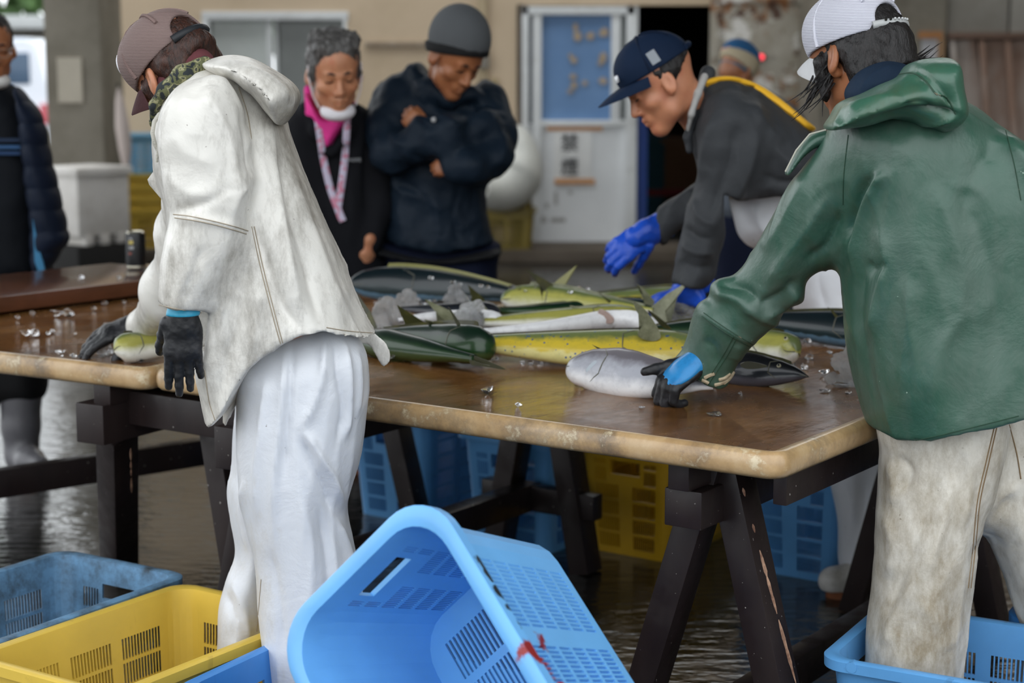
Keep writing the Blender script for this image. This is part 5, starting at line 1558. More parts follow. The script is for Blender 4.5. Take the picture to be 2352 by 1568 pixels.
# ------------------------------------------------------------------ man in the green oilskin
M_oil_g = oilskin('green_oilskin', '#325748', '#5a6a61', 3.0, .44, .68, rough=.4, fine='#a9bfae', coat=.2, spk=.75, amt=.75)
M_oil_gd = oilskin('green_oilskin_hood', '#365f4d', '#4b4f32', 4, .52, .75, rough=.36, fine='#a9bfae', coat=.3, spk=.77, amt=.6)
M_pants_g = oilskin('stained_trousers', '#dcd7cc', '#86775c', 4, .455, .66, rough=.6, coat=0, fine='#6b5c45', amt=.9, spk=.72)
M_seam_g = MAT('green_seam', '#2a4636', .6, dirt='#8a7f6a', dscale=60, dlo=.6, dhi=.7)
G = person('man in a green oilskin jacket and white mesh cap seen from behind', 2150, 1568, Y=3.45)
s = SDF()
s.infl([(1900, 330), (1925, 258), (2000, 212), (2110, 190), (2210, 226), (2290, 285), (2352, 340), (2410, 430), (2440, 600), (2440, 900), (2440, 1130), (2060, 1150), (2022, 1060), (2003, 985), (1985, 930), (1963, 860), (1950, 790), (1940, 700), (1935, 620), (1932, 560), (1925, 480), (1905, 400)], 3.45, .205, .14)
s.infl([(1960, 290), (1900, 300), (1850, 345), (1812, 398), (1782, 450), (1755, 512), (1720, 592), (1692, 634), (1662, 644), (1640, 660), (1636, 690), (1614, 706), (1600, 742), (1590, 790), (1580, 826), (1560, 870), (1600, 960), (1680, 960), (1705, 850), (1742, 792), (1764, 770), (1792, 735), (1802, 706), (1840, 690), (1847, 640), (1882, 606), (1922, 578), (1965, 540), (1990, 430)], 3.575, .078, .075, k=.05, slope=(-.4, -.37))
cut2(s, [(1530, 838), (1576, 842), (1592, 866), (1620, 883), (1650, 892), (1668, 886), (1680, 868), (1692, 850), (1740, 850), (1740, 1000), (1530, 1000)], 3.66, 3.45, 3.95)
cut2(s, [(1980, 1160), (2008, 992), (2030, 1031), (2100, 1024), (2200, 1000), (2280, 984), (2352, 963), (2650, 890), (2650, 1400), (1950, 1400)], 3.26, 3.0, 3.9)
s.infl([(2310, 330), (2380, 360), (2450, 480), (2480, 640), (2440, 700), (2370, 600), (2340, 470)], 3.3, .09, .08, k=.05)
st_g = [([(2045, 395), (2010, 420), (1985, 480), (1965, 560), (1960, 640)], 16, 12), ([(2010, 395), (1980, 440), (1960, 500), (1950, 560)], 12, -14), ([(2020, 520), (2035, 600), (2010, 700), (1990, 800)], 18, 7), ([(2040, 600), (2010, 620), (1990, 600)], 12, -7), ([(1985, 580), (1975, 700), (1985, 820), (2010, 940)], 16, -7), ([(2140, 420), (2180, 520), (2210, 640), (2190, 760)], 26, 6), ([(2200, 440), (2260, 560), (2290, 700), (2290, 850)], 26, -5), ([(2100, 640), (2080, 760), (2070, 900)], 26, 5), ([(2230, 700), (2160, 800), (2130, 930)], 22, 5), ([(2290, 330), (2240, 400), (2220, 480)], 22, -5),
        ([(1910, 440), (1860, 520), (1800, 600), (1760, 660)], 18, 8), ([(1930, 480), (1900, 560), (1850, 600)], 14, -9), ([(1860, 400), (1810, 490), (1760, 580)], 20, 6), ([(1650, 652), (1700, 660), (1740, 690)], 10, -10), ([(1640, 672), (1690, 684), (1750, 720)], 12, 8), ([(1830, 640), (1790, 680), (1740, 700)], 12, -9), ([(1840, 670), (1800, 705), (1750, 730)], 10, 7), ([(1790, 745), (1750, 730), (1700, 700)], 10, 6), ([(1610, 720), (1650, 745), (1690, 770), (1740, 790)], 7, 4), ([(1700, 790), (1690, 830)], 14, 4), ([(1610, 780), (1640, 800), (1650, 840)], 14, -4)]
jg = sdf_obj('jacket', s, .0064, M_oil_g, G, 2, strokes=st_g, rumple=[(.004, 7, 21, (1, 1, .6)), (.0016, 22, 22, (1, 1, .6))], crease=[(.008, 6.5, 12, (1, 1, .35)), (.004, 15, 15, (1, 1, .45))])
tg = bvh(jg)
for p in ([(1616, 718), (1650, 742), (1690, 768), (1735, 795)], [(1612, 726), (1646, 750), (1686, 776), (1728, 800)], [(1686, 772), (1665, 810), (1640, 850), (1618, 882)], [(1692, 778), (1672, 815), (1648, 852), (1626, 884)], [(2042, 1020), (2120, 1008), (2220, 985), (2340, 955)], [(1948, 310), (1938, 400), (1936, 470)], [(2310, 300), (2330, 380), (2345, 460)]):
    seam(jg, tg, p, M_seam_g, .0010)
M_peel = MAT('peeled_lining', '#b3a48a', .8, dirt='#8a7a60', dscale=60)
for pth in ([(1618, 868), (1630, 862), (1642, 858)], [(1650, 872), (1664, 868), (1678, 858)], [(1640, 884), (1656, 880), (1672, 872), (1684, 856)], [(1660, 882), (1676, 868), (1686, 852)], [(1612, 872), (1622, 876), (1628, 880)]):
    p = drape(tg, pth, .0005)
    if len(p) > 3: tube('peeled_patch', p, [.001] + [.004] * (len(p) - 2) + [.001], M_peel, jg, 6)
s = SDF()
s.infl([(1900, 300), (1914, 266), (1935, 236), (1982, 216), (2030, 192), (2072, 174), (2092, 146), (2140, 134), (2190, 140), (2202, 200), (2208, 266), (2160, 302), (2120, 290), (2060, 276), (1990, 288)], 3.30, .12, .055, power=2.4)
hg = sdf_obj('hood', s, .0055, M_oil_gd, G, 1, strokes=[([(2060, 180), (2110, 175), (2150, 205), (2190, 262)], 7, 9), ([(2085, 165), (2130, 185), (2165, 215), (2200, 255)], 14, -12), ([(2000, 280), (2080, 262), (2160, 258), (2205, 266)], 9, -14), ([(1930, 250), (2000, 232), (2080, 225)], 20, 7), ([(2150, 250), (2110, 235), (2070, 245)], 10, -6), ([(2100, 285), (2150, 282), (2195, 272)], 7, 7), ([(1915, 290), (1925, 270), (1940, 245)], 6, 4)], rumple=[(.0025, 12, 31, (1, 1, 1))])
seam(hg, bvh(hg), [(2058, 172), (2095, 168), (2125, 185), (2150, 215), (2175, 225), (2195, 262)], M_seam_g, .0016)
# inner navy collar and the loose front edge
s = SDF(); s.infl([(1940, 215), (1965, 172), (2000, 150), (2040, 140), (2085, 150), (2120, 175), (2090, 215), (2010, 232), (1960, 245)], 3.5, .075, .05)
sdf_obj('shirt_collar', s, .006, fabric('navy_cloth', '#1c2b3d'), G, 2, strokes=[([(1975, 210), (2010, 170), (2060, 150)], 7, 4)])
s = SDF(); s.infl([(1900, 300), (1858, 312), (1828, 348), (1803, 396), (1812, 402), (1845, 362), (1875, 340), (1915, 330)], 3.47, .03, .012)
sdf_obj('front_placket', s, .004, M_oil_g, G, 1)
tube('placket_edge', [P(1897, 298, 3.44), P(1860, 308, 3.44), P(1829, 345, 3.445), P(1804, 394, 3.45)], .0018, MAT('frayed_edge', '#c4c2b4', .9), G, 5)
# trousers
s = SDF()
s.infl([(2025, 960), (2150, 900), (2300, 900), (2310, 1000), (2285, 1110), (2255, 1200), (2238, 1290), (2224, 1380), (2212, 1460), (2204, 1540), (2200, 1650), (1978, 1640), (1988, 1530), (1993, 1440), (2004, 1360), (2010, 1280), (2010, 1200), (2020, 1120), (2028, 1040)], 3.44, .11, .1)
s.infl([(2150, 900), (2450, 900), (2450, 1150), (2430, 1350), (2440, 1500), (2440, 1680), (2340, 1680), (2345, 1460), (2320, 1360), (2285, 1270), (2262, 1230), (2200, 1180)], 3.58, .11, .08, k=.05)
st_gp = [([(2040, 1060), (2055, 1110), (2050, 1160)], 14, 6), ([(2060, 1050), (2090, 1080), (2075, 1130)], 10, -7), ([(2170, 1060), (2130, 1180), (2080, 1300), (2040, 1420)], 18, -6), ([(2190, 1090), (2160, 1220), (2120, 1330)], 18, 6), ([(2210, 1000), (2230, 1100), (2210, 1220)], 14, 5), ([(2340, 1110), (2290, 1160), (2240, 1270)], 12, 9), ([(2320, 1130), (2270, 1200), (2235, 1300)], 12, -9), ([(2100, 1330), (2050, 1420), (2030, 1490)], 14, 5), ([(2110, 1380), (2160, 1440), (2180, 1500)], 22, 4), ([(2030, 1180), (2050, 1250), (2040, 1330)], 16, 5)]
pg = sdf_obj('trousers', s, .0065, M_pants_g, G, 2, strokes=st_gp, rumple=[(.004, 9, 41, (1, 1, .5)), (.0018, 26, 43, (1, 1, .6))], crease=[(.007, 9, 23, (1, 1, .2)), (.0045, 18, 26, (1, 1, .3))])
tp = bvh(pg)
M_seam_p = MAT('trouser_seam', '#8a7458', .8)
for p in ([(2285, 975), (2265, 1060), (2245, 1150), (2236, 1240), (2224, 1350)], [(2290, 978), (2271, 1062), (2251, 1152), (2242, 1242), (2230, 1350)], [(2318, 975), (2335, 1040), (2345, 1100)], [(2290, 1290), (2310, 1350), (2335, 1430)]):
    seam(pg, tp, p, M_seam_p, .0014)
boot(G, 2090, 1640, 3.42, (-.4, .9), M_boot_w, h=.1); boot(G, 2390, 1700, 3.6, (-.3, .9), M_boot_w, h=.1)
# glove gripping the tail: black coated palm and fingers, blue back
gl = SDF()
HO = P(1606, 829, 3.655)
hX, hY, hZ = hand_sdf(gl, HO, (-.72, -.12, -.55), (-.62, -.42, .62), 1, [(.7, 1.0, .7), (.75, 1.05, .7), (.8, 1.1, .7), (.85, 1.1, .7)], thumb_w=(-.95, -.12, -.22), thumb_curl=.0, r=.0125, wrist=.02, sc=.98)
sdf_obj('glove', gl, .0028, M_glove_k, G, 1, rumple=[(.0007, 140, 5, (1, 1, 1))])
s = SDF(); O_ = HO
s.ell(np.array(O_ + hY * .045 + hZ * .009), (.0395, .05, .0125), .01, M=np.array(Matrix((hX, hY, hZ)).transposed()))
s.cone(np.array(O_ - hY * .04), np.array(O_ + hY * .03), .033, .031, .015, flat=(tuple(hZ), .85))
sdf_obj('glove_back', s, .003, MAT('blue_rubber', '#2f86c4', .25, dirt='#2468a0', dscale=20), G, 1)
# head
mG = place(1968, 130, 3.62, (-.60, .74, -.30), (-.10, .1, 1), 1.0)
body(G, mG, P(2020, 260, 3.5), M_skin_d, skel=[[C(2040, 280, 3.5, 50), C(2150, 560, 3.46, 110), C(2200, 900, 3.46, 100)], [C(1980, 330, 3.5, 40), C(1830, 560, 3.56, 30), C(1650, 820, 3.68, 18)], [C(2150, 950, 3.45, 70), C(2110, 1300, 3.44, 55), C(2090, 1600, 3.43, 45)]])
hg_ = hair_obj(G, mG, M_hair_k, cuts=[((0, .058, 0), (0, 1, .1)), ((0, 0, -.095), (0, -.3, -1))], extra=[((0, -.075, 0), (0, -.085, -.09), .06, .045), ((.05, -.04, 0), (.05, -.05, -.09), .036, .026), ((-.05, -.04, 0), (-.05, -.05, -.09), .036, .026), ((-.074, .035, .0), (-.07, .045, -.07), .016, .01), ((.074, .035, .0), (.07, .045, -.07), .016, .01)], grow=.98, top=.076, rough=.0025)
# loose strands
rnd = random.Random(4)
for k in range(46):
    a = rnd.uniform(-1.25, 1.25)
    if k < 22: b0 = Vector((-.066 + rnd.uniform(-.012, .008), .03 + rnd.uniform(-.03, .03), -.0 - rnd.uniform(0, .05))); d = Vector((-.35 + rnd.uniform(-.3, .2), .5 + rnd.uniform(-.4, .4), -.75)); L = rnd.uniform(.045, .085)
    else: b0 = Vector((.055 + rnd.uniform(-.02, .015), -.07 + rnd.uniform(-.02, .02), -.02 - rnd.uniform(0, .05))); d = Vector((.8 + rnd.uniform(-.2, .3), -.45, -.15 + rnd.uniform(-.4, .5))); L = rnd.uniform(.04, .085)
    d.normalize(); w = Vector((rnd.uniform(-1, 1), rnd.uniform(-1, 1), rnd.uniform(-.2, 1))) * .35
    pts = [mG @ (b0 + d * L * t + w * L * t * t) for t in np.linspace(0, 1, 6)]
    tube('hair_strand', pts, [.0026, .0024, .002, .0015, .001, .0004], M_hair_k, hg_, 5)
M_capw = mesh_cloth('white_netting', '#d2d2dc', '#a3a3b0', 100)
cap(G, mG, M_capw, fabric('white_brim', '#cfd0d2'), fabric('white_tape', '#d3d3de'), strap=MAT('clear_strap', '#b4b6b6', .35), brim_len=.045, zc=.026, droop=.06, tall=1.08)
for k in range(7):
    a = -.36 + k * .11
    p = mG @ Vector((.0985 * math.sin(a), -.1195 * math.cos(a) - .006, .039))
    bm = bmesh.new(); bmesh.ops.create_uvsphere(bm, u_segments=8, v_segments=6, radius=.0028, matrix=Matrix.Translation(p))
    bm_obj('strap_stud', bm, M_dark if k < 2 else MAT('stud_clear', '#c6c8c8', .3), G, 60)
# ------------------------------------------------------------------ man in the dark grey jacket, blue gloves, navy cap
M_greyj = fabric('charcoal_nylon', '#3b3d40', rough=.5, wr=.2)
M_glove_b = MAT('bright_blue_rubber', '#1f52c8', .32, dirt='#1a3f9c', dscale=12, bump=.15, bscale=60)
M_bib = oilskin('white_bib', '#e3e6ec', '#b9b7b4', 4, .6, .85)
D = person('man in a dark grey jacket, navy cap and blue rubber gloves leaning over the fish', 1960, 1340, Y=4.95)
s = SDF()
s.infl([(1578, 300), (1590, 235), (1612, 192), (1660, 172), (1720, 188), (1790, 228), (1850, 285), (1905, 345), (1950, 420), (1940, 500), (1780, 500), (1690, 490), (1620, 450), (1598, 370)], 4.88, .2, .14)
s.infl([(1640, 235), (1600, 290), (1602, 380), (1592, 440), (1574, 500), (1562, 560), (1556, 612), (1548, 650), (1545, 700), (1610, 715), (1616, 668), (1636, 640), (1646, 592), (1662, 552), (1692, 502), (1722, 442), (1748, 382), (1766, 320), (1740, 250), (1690, 225)], 4.72, .085, .075, k=.04)
s.infl([(1640, 400), (1600, 415), (1572, 432), (1532, 462), (1502, 500), (1480, 520), (1500, 580), (1532, 552), (1562, 532), (1600, 520), (1650, 500)], 5.02, .055, .05, k=.04)
cut2(s, [(1660, 446), (1700, 452), (1740, 456), (1790, 452), (1900, 450), (1990, 440), (1990, 560), (1660, 560)], 4.7, 4.5, 5.2)
cut2(s, [(1530, 640), (1550, 656), (1580, 664), (1620, 672), (1640, 680), (1640, 760), (1530, 760)], 4.64, 4.5, 4.85)
cut2(s, [(1440, 480), (1502, 496), (1508, 520), (1520, 552), (1520, 620), (1440, 620)], 4.98, 4.9, 5.15)
st_d = [([(1640, 260), (1620, 340), (1610, 420)], 14, 8), ([(1700, 270), (1680, 360), (1650, 440), (1620, 520)], 16, -9), ([(1740, 300), (1720, 390), (1680, 480)], 14, 8), ([(1590, 450), (1610, 500), (1650, 520)], 10, 7), ([(1570, 520), (1600, 545), (1640, 550)], 9, -8), ([(1565, 560), (1600, 580), (1640, 580)], 9, 8), ([(1558, 600), (1600, 615), (1640, 610)], 9, -6), ([(1770, 330), (1810, 370), (1850, 380)], 14, 7), ([(1750, 400), (1800, 420), (1860, 410)], 12, -7), ([(1730, 230), (1760, 290), (1800, 330)], 14, 6), ([(1600, 430), (1560, 460), (1530, 500)], 10, 6)]
jd = sdf_obj('jacket', s, .0075, M_greyj, D, 2, strokes=st_d, rumple=[(.005, 11, 51, (1, 1, .8)), (.002, 30, 52, (1, 1, .8))], crease=[(.012, 8, 4, (1, 1, .6))])
td = bvh(jd)
st_ = drape(td, [(1612, 216), (1622, 196), (1650, 183), (1690, 184), (1740, 203), (1790, 238), (1840, 280), (1870, 305)], .003)
if len(st_) > 3: tube('brace_strap', st_, [.019] * len(st_), MAT('yellow_webbing', '#e8b02c', .6), D, 8, flat=((0, 0, 1), .45))
s = SDF(); s.infl([(1680, 380), (1800, 360), (1930, 380), (1990, 500), (1985, 700), (1990, 900), (1850, 900), (1830, 740), (1802, 640), (1752, 582), (1712, 556), (1690, 512)], 4.98, .16, .09)
s.infl([(1880, 860), (2080, 860), (2060, 1000), (2032, 1100), (2028, 1200), (2018, 1312), (1936, 1312), (1926, 1200), (1906, 1110), (1890, 980)], 4.76, .085, .06, k=.06)
sdf_obj('bib_trousers', s, .008, M_bib, D, 2, strokes=[([(1900, 560), (1880, 640), (1900, 720)], 14, -7), ([(1730, 470), (1750, 520), (1790, 560)], 12, 6), ([(1940, 1080), (1960, 1160), (1950, 1260)], 14, 6), ([(1990, 1100), (1985, 1200), (1990, 1290)], 12, -6)], rumple=[(.005, 9, 54, (1, 1, .6))])
boot(D, 2032, 1375, 4.72, (-1, -.1), M_boot_w, h=.22, L=.25)
boot(D, 2140, 1320, 5.0, (-1, -.1), M_boot_w, h=.26, L=.28)
glove_obj('glove', (P(1488, 532, 5.0), (-.82, -.1, -.55), (-.25, -.9, .35), -1, [(.3, .6, .5), (.35, .65, .5), (.4, .7, .5), (.45, .7, .5)]), M_glove_b, D, thumb=(.2, .8, -.75), thumb_curl=.3, r=.0125, sc=1.06, wrist=.07, h=.0034)
s = SDF(); s.chain([C(1520, 520, 5.02, 34), C(1490, 532, 5.0, 31), C(1462, 545, 4.99, 28)], .01)
sdf_obj('glove_cuff', s, .004, M_glove_b, D, 1, rumple=[(.002, 60, 3, (1, 1, 1))])
glove_obj('glove', (P(1580, 668, 4.76), (-.86, .2, -.38), (-.3, -.3, .9), 1, [(.1, .2, .2), (.1, .25, .2), (.15, .3, .2), (.2, .3, .2)]), M_glove_b, D, thumb=(.6, .7, -.3), r=.0125, sc=1.0, wrist=.05, h=.0034)
s = SDF(); s.chain([C(1582, 640, 4.72, 26), C(1575, 672, 4.74, 34), C(1560, 692, 4.76, 26)], .01); s.chain([C(1580, 650, 4.72, 28), C(1604, 690, 4.72, 20)], .01)
sdf_obj('glove_cuff', s, .004, M_glove_b, D, 1, rumple=[(.002, 60, 4, (1, 1, 1))])
mD = place(1520, 190, 4.78, (-.84, -.10, -.52), (-.53, -.02, .85), .99)
bd_D = body(D, mD, P(1612, 270, 4.86), M_skin_r, skel=[[C(1630, 280, 4.9, 50), C(1760, 370, 4.92, 70), C(1880, 480, 4.98, 60)], [C(1680, 300, 4.76, 30), C(1630, 470, 4.72, 20), C(1585, 630, 4.73, 14)], [C(1900, 600, 4.98, 60), C(1970, 1000, 4.9, 50), C(1975, 1330, 4.85, 36)]])
face_bits(D, mD, bd_D)
hair_obj(D, mD, M_hair_k, cuts=[((0, .035, 0), (0, 1, .1)), ((0, 0, -.035), (0, -.75, -1))], grow=.985, extra=[((0, -.08, 0), (0, -.085, -.05), .045, .03)])
M_navy_cap = fabric('navy_twill', '#14233a')
cap(D, mD, M_navy_cap, M_navy_cap, fabric('navy_seam', '#101c30'), strap=M_navy_cap, opening=False, brim_len=.085, zc=.044, droop=.022, tall=1.08)
# grey patch on the side and white emblem lettering on the front of the cap
s = SDF(); s.ell((-.083, .0, .075), (.006, .017, .019), .004); 
X = lambda *p: mD @ Vector(p)
sheet('cap_patch', [X(-.0875, .012, .058), X(-.0875, -.014, .058), X(-.079, -.014, .094), X(-.079, .012, .094)], mD.to_3x3() @ Vector((1, 0, -.2)), .004, MAT('grey_patch', '#8f959c', .7), D)
rot = frame((0, 1, 0), (0, 0, 1))
text_mesh('cap_lettering', 'NH', .026, MAT('white_thread', '#e4e6ea', .8), D, mD @ Matrix.Translation((-.03, .104, .074)) @ Euler((math.radians(80), 0, math.radians(180 - 22))).to_matrix().to_4x4(), .003)
s = SDF(); s.chain([C(1618, 176, 4.80, 9), C(1602, 215, 4.76, 9), C(1588, 262, 4.75, 7), C(1580, 298, 4.77, 5)], .01)
sdf_obj('shirt_collar', s, .004, fabric('pale_grey_cloth', '#a9a8a6'), D, 1)
s = SDF(); s.chain([C(1626, 168, 4.84, 18), C(1608, 225, 4.80, 15), C(1592, 270, 4.78, 11), C(1580, 315, 4.78, 10), C(1584, 345, 4.78, 9)], .01)
sdf_obj('jacket_collar', s, .005, M_greyj, D, 1)

# ------------------------------------------------------------------ man with the beanie, arms crossed
M_navyj = fabric('navy_shell', '#17222e', rough=.5, wr=.3)
M_navyp = fabric('navy_trousers', '#141a2e')
B = person('man in a navy jacket and grey knitted beanie with his arms crossed', 1010, 940, Y=6.42)
s = SDF()
s.infl([(862, 300), (863, 235), (880, 196), (925, 166), (958, 140), (985, 160), (1030, 205), (1070, 212), (1108, 186), (1134, 204), (1150, 252), (1162, 330), (1150, 400), (1120, 430), (1122, 500), (1136, 550), (1140, 620), (1000, 640), (878, 620), (876, 560), (878, 500), (882, 420), (868, 370)], 6.42, .17, .15)
s.chain([C(895, 225, 6.38, 38), C(888, 300, 6.3, 40), C(900, 355, 6.24, 42)], .06)
s.chain([C(900, 352, 6.22, 40), C(960, 330, 6.16, 36), C(1030, 335, 6.15, 32), C(1062, 340, 6.17, 26)], .04)
s.chain([C(1125, 235, 6.38, 40), C(1140, 310, 6.3, 40), C(1135, 360, 6.22, 40)], .06)
s.chain([C(1135, 362, 6.2, 40), C(1080, 385, 6.12, 34), C(1040, 392, 6.12, 28)], .04)
s.chain([C(1110, 290, 6.22, 36), C(1030, 300, 6.14, 32), C(965, 292, 6.14, 26)], .04)
s.chain([C(945, 165, 6.36, 20), C(985, 205, 6.28, 22), C(1035, 228, 6.25, 20), C(1085, 215, 6.28, 18)], .03)
cut2(s, [(840, 556), (880, 562), (1000, 580), (1080, 574), (1150, 560), (1180, 700), (840, 700)], 6.26, 6.0, 6.8)
st_b = [([(930, 190), (960, 260), (1000, 300)], 12, -8), ([(960, 215), (1000, 260), (1060, 290)], 10, 7), ([(1090, 230), (1080, 280), (1060, 310)], 12, -7), ([(880, 260), (900, 310), (930, 340)], 10, 7), ([(900, 420), (960, 440), (1000, 500)], 14, -8), ([(960, 430), (1000, 470), (1010, 560)], 12, 7), ([(1060, 430), (1040, 500), (1060, 560)], 14, -7), ([(910, 470), (930, 530), (920, 570)], 14, 6), ([(1090, 430), (1100, 500), (1110, 550)], 12, 6), ([(940, 350), (980, 372), (1010, 365)], 8, -8), ([(1150, 300), (1160, 340), (1140, 390)], 10, 6)]
jb = sdf_obj('jacket', s, .0085, M_navyj, B, 2, strokes=st_b, rumple=[(.007, 12, 61, (1, 1, 1)), (.003, 30, 62, (1, 1, 1))], crease=[(.016, 7, 4, (1, 1, .8))])
s = SDF(); s.infl([(880, 540), (1130, 548), (1142, 620), (1140, 760), (1128, 900), (1128, 1060), (1040, 1060), (1010, 800), (980, 1060), (890, 1060), (882, 900), (874, 760), (874, 620)], 6.44, .13, .1)
sdf_obj('trousers', s, .012, M_navyp, B, 2)
boot(B, 930, 1065, 6.4, (.1, -1), M_boot_g); boot(B, 1085, 1065, 6.4, (.2, -1), M_boot_g)
s = SDF(); s.infl([(872, 562), (1000, 584), (1136, 566), (1138, 590), (1000, 606), (872, 584)], 6.42, .165, .03); sdf_obj('shirt_hem', s, .01, MAT('black_knit', '#0f1013', .85), B, 1)
hb = SDF()
hand_sdf(hb, P(975, 300, 6.16), (-.6, .15, .5), (-.1, -1, 0), 1, [(.9, 1.1, .8)] * 4, wrist=.03, k=.006, sc=.85, thumb=(.1, .8, -.5))
hand_sdf(hb, P(1060, 342, 6.2), (.6, .1, .55), (0, -1, .1), -1, [(.9, 1.1, .8)] * 4, wrist=.04, sc=.85, thumb=(.1, .8, -.5))
hand_sdf(hb, P(1050, 388, 6.13), (-.9, .1, .1), (0, -.9, .3), 1, [(1.0, 1.1, .8)] * 4, wrist=.03, sc=.8, thumb=(.1, .8, -.5))
mB = place(1044, 128, 6.2, (.52, -.62, -.58), (.22, -.2, .95), 1.08)
bd_B = body(B, mB, P(1015, 235, 6.42), M_skin_d, skel=[[C(1010, 240, 6.42, 40), C(1005, 480, 6.46, 45)], [C(930, 600, 6.44, 34), C(935, 1040, 6.42, 24)], [C(1080, 600, 6.44, 34), C(1085, 1040, 6.42, 24)]], hands=hb)
face_bits(B, mB, bd_B)
s = SDF(); s.ell((0, -.012, .058), (.094, .116, .113), .02); s.plane((0, 0, .026), (0, .55, -1), (-.2, -.2, -.2), (.2, .2, .3), .004)
n = NT('grey_knit'); wv = n.node('ShaderNodeTexWave', {'Vector': n.tc.outputs['Object'], 'Scale': 45.0, 'Distortion': .6}, bands_direction='X')
n.set('Base Color', n.mix(wv.outputs['Fac'], srgb('#45484b'), srgb('#56595c'))); n.set('Roughness', .9); n.bump(wv.outputs['Fac'], .4, .004)
sdf_obj('beanie', s, .006, n.m, B, 2, post=np_xf(mB))
s = SDF(); s.ell((0, -.012, .04), (.0975, .120, .115), .02); s.plane((0, 0, .008), (0, .55, -1), (-.2, -.2, -.2), (.2, .2, .3), .004); s.plane((0, 0, .046), (0, -.55, 1), (-.2, -.2, -.2), (.2, .2, .3), .004)
sdf_obj('beanie_band', s, .005, MAT('black_band', '#111214', .85), B, 1, post=np_xf(mB))
bm = bmesh.new(); bmesh.ops.create_uvsphere(bm, u_segments=10, v_segments=8, radius=.009, matrix=Matrix.Translation(P(996, 275, 6.09))); bm_obj('snap_button', bm, MAT('pale_snap', '#b9babb', .4), B, 60)

# ------------------------------------------------------------------ grey haired man in black with a pink shirt
M_blackj = fabric('black_fleece', '#15161a', rough=.85)
K = person('grey-haired man in a black jacket and pink shirt with a lowered white mask', 770, 960, Y=6.4)
s = SDF()
s.infl([(640, 330), (660, 262), (700, 232), (722, 240), (760, 262), (800, 250), (812, 232), (850, 256), (872, 290), (886, 350), (890, 450), (888, 560), (880, 690), (640, 690), (636, 450)], 6.4, .15, .12)
s.chain([C(862, 300, 6.36, 28), C(872, 400, 6.34, 28), C(870, 480, 6.32, 26), C(856, 560, 6.28, 20)], .04)
s.chain([C(705, 245, 6.32, 16), C(728, 300, 6.24, 15), C(752, 350, 6.22, 10)], .02); s.chain([C(812, 250, 6.32, 15), C(800, 300, 6.24, 14), C(765, 352, 6.22, 10)], .02)
jk = sdf_obj('jacket', s, .0085, M_blackj, K, 2, strokes=[([(850, 290), (840, 400), (846, 520)], 10, -9), ([(800, 380), (810, 470), (800, 580)], 16, 6), ([(700, 330), (740, 420), (760, 560)], 16, -5)], rumple=[(.004, 12, 71, (1, 1, .8))])
tk = bvh(jk)
s = SDF(); s.infl([(700, 210), (712, 240), (724, 280), (738, 312), (750, 348), (756, 346), (772, 318), (790, 292), (800, 270), (806, 240), (780, 262), (745, 268)], 6.27, .07, .02); s.chain([C(708, 205, 6.34, 10), C(716, 262, 6.28, 14), C(760, 284, 6.24, 12), C(800, 268, 6.28, 12), C(808, 235, 6.34, 8)], .01)
sdf_obj('shirt', s, .005, fabric('pink_cloth', '#e8439a', rough=.7), K, 1)
n = NT('lanyard_print'); n.set('Base Color', n.mix(n.ramp(n.noise(60, 3), [(.52, 0.0), (.58, 1.0)]), srgb('#b9b3c8'), srgb('#b8748a'))); n.set('Roughness', .6)
for pth in ([(730, 278), (736, 320), (744, 370), (758, 430), (776, 480), (784, 502)], [(797, 272), (795, 320), (790, 380), (782, 440), (776, 478)], [(776, 478), (782, 494), (788, 508)]):
    p = drape(tk, pth, .01)
    if len(p) < 4: p = [P(x, y, 6.2) for x, y in pth]
    tube('lanyard', p, .0125, n.m, K, 8, flat=((0, 1, 0), .25))
kh = SDF(); hand_sdf(kh, P(848, 572, 6.27), (-.15, .3, -1), (.7, -.7, 0), 1, [(.5, .7, .5)] * 4, wrist=.05, sc=.75, thumb=(.1, .9, -.4))
mK = place(768, 166, 6.1, (.26, -.90, -.30), (.02, -.3, .94), 1.1)
bd_K = body(K, mK, P(755, 270, 6.42), M_skin, skel=[[C(760, 260, 6.42, 36), C(765, 560, 6.4, 70)], [C(740, 600, 6.42, 34), C(745, 1040, 6.4, 24)], [C(810, 600, 6.42, 34), C(815, 1040, 6.4, 24)]], hands=kh)
face_bits(K, mK, bd_K, browmat=MAT('grey_brow', '#3a302c', .8))
hair_obj(K, mK, M_hair_g, cuts=[((0, .062, .04), (0, 1, -.42)), ((0, 0, -.02), (0, .0, -1))], grow=1.06, rough=.005, extra=[((-.072, .01, .0), (-.07, .02, -.03), .017, .009), ((.072, .01, .0), (.07, .02, -.03), .017, .009), ((0, -.08, 0), (0, -.075, -.05), .05, .035), ((-.04, .04, .1), (.045, .045, .095), .03, .03), ((-.05, .02, .105), (.05, .0, .112), .03, .03)])
# mask pulled under the chin with an ear loop
s = SDF(); s.ell((0, .045, -.112), (.056, .055, .03), .01); s.plane((0, 0, -.094), (0, -.28, 1), (-.2, -.2, -.3), (.2, .2, .3), .004); s.plane((0, -.005, 0), (0, -1, 0), (-.2, -.2, -.3), (.2, .2, .3), .004)
sdf_obj('face_mask', s, .004, fabric('white_mask', '#e2e0e6', rough=.85), K, 1, post=np_xf(mK))
for q in (-1, 1):
    tube('ear_loop', [mK @ Vector(p) for p in ((q * .084, .006, .03), (q * .084, .018, -.01), (q * .075, .03, -.06), (q * .058, .04, -.1))], .0035, MAT('white_loop', '#dcd2d4', .8), K, 6)
text_mesh('chest_lettering', 'mont', .025, MAT('pale_thread', '#8a8c90', .8), K, Matrix.Translation(P(812, 366, 6.215)) @ Euler((math.pi / 2, 0, 0)).to_matrix().to_4x4(), .002)
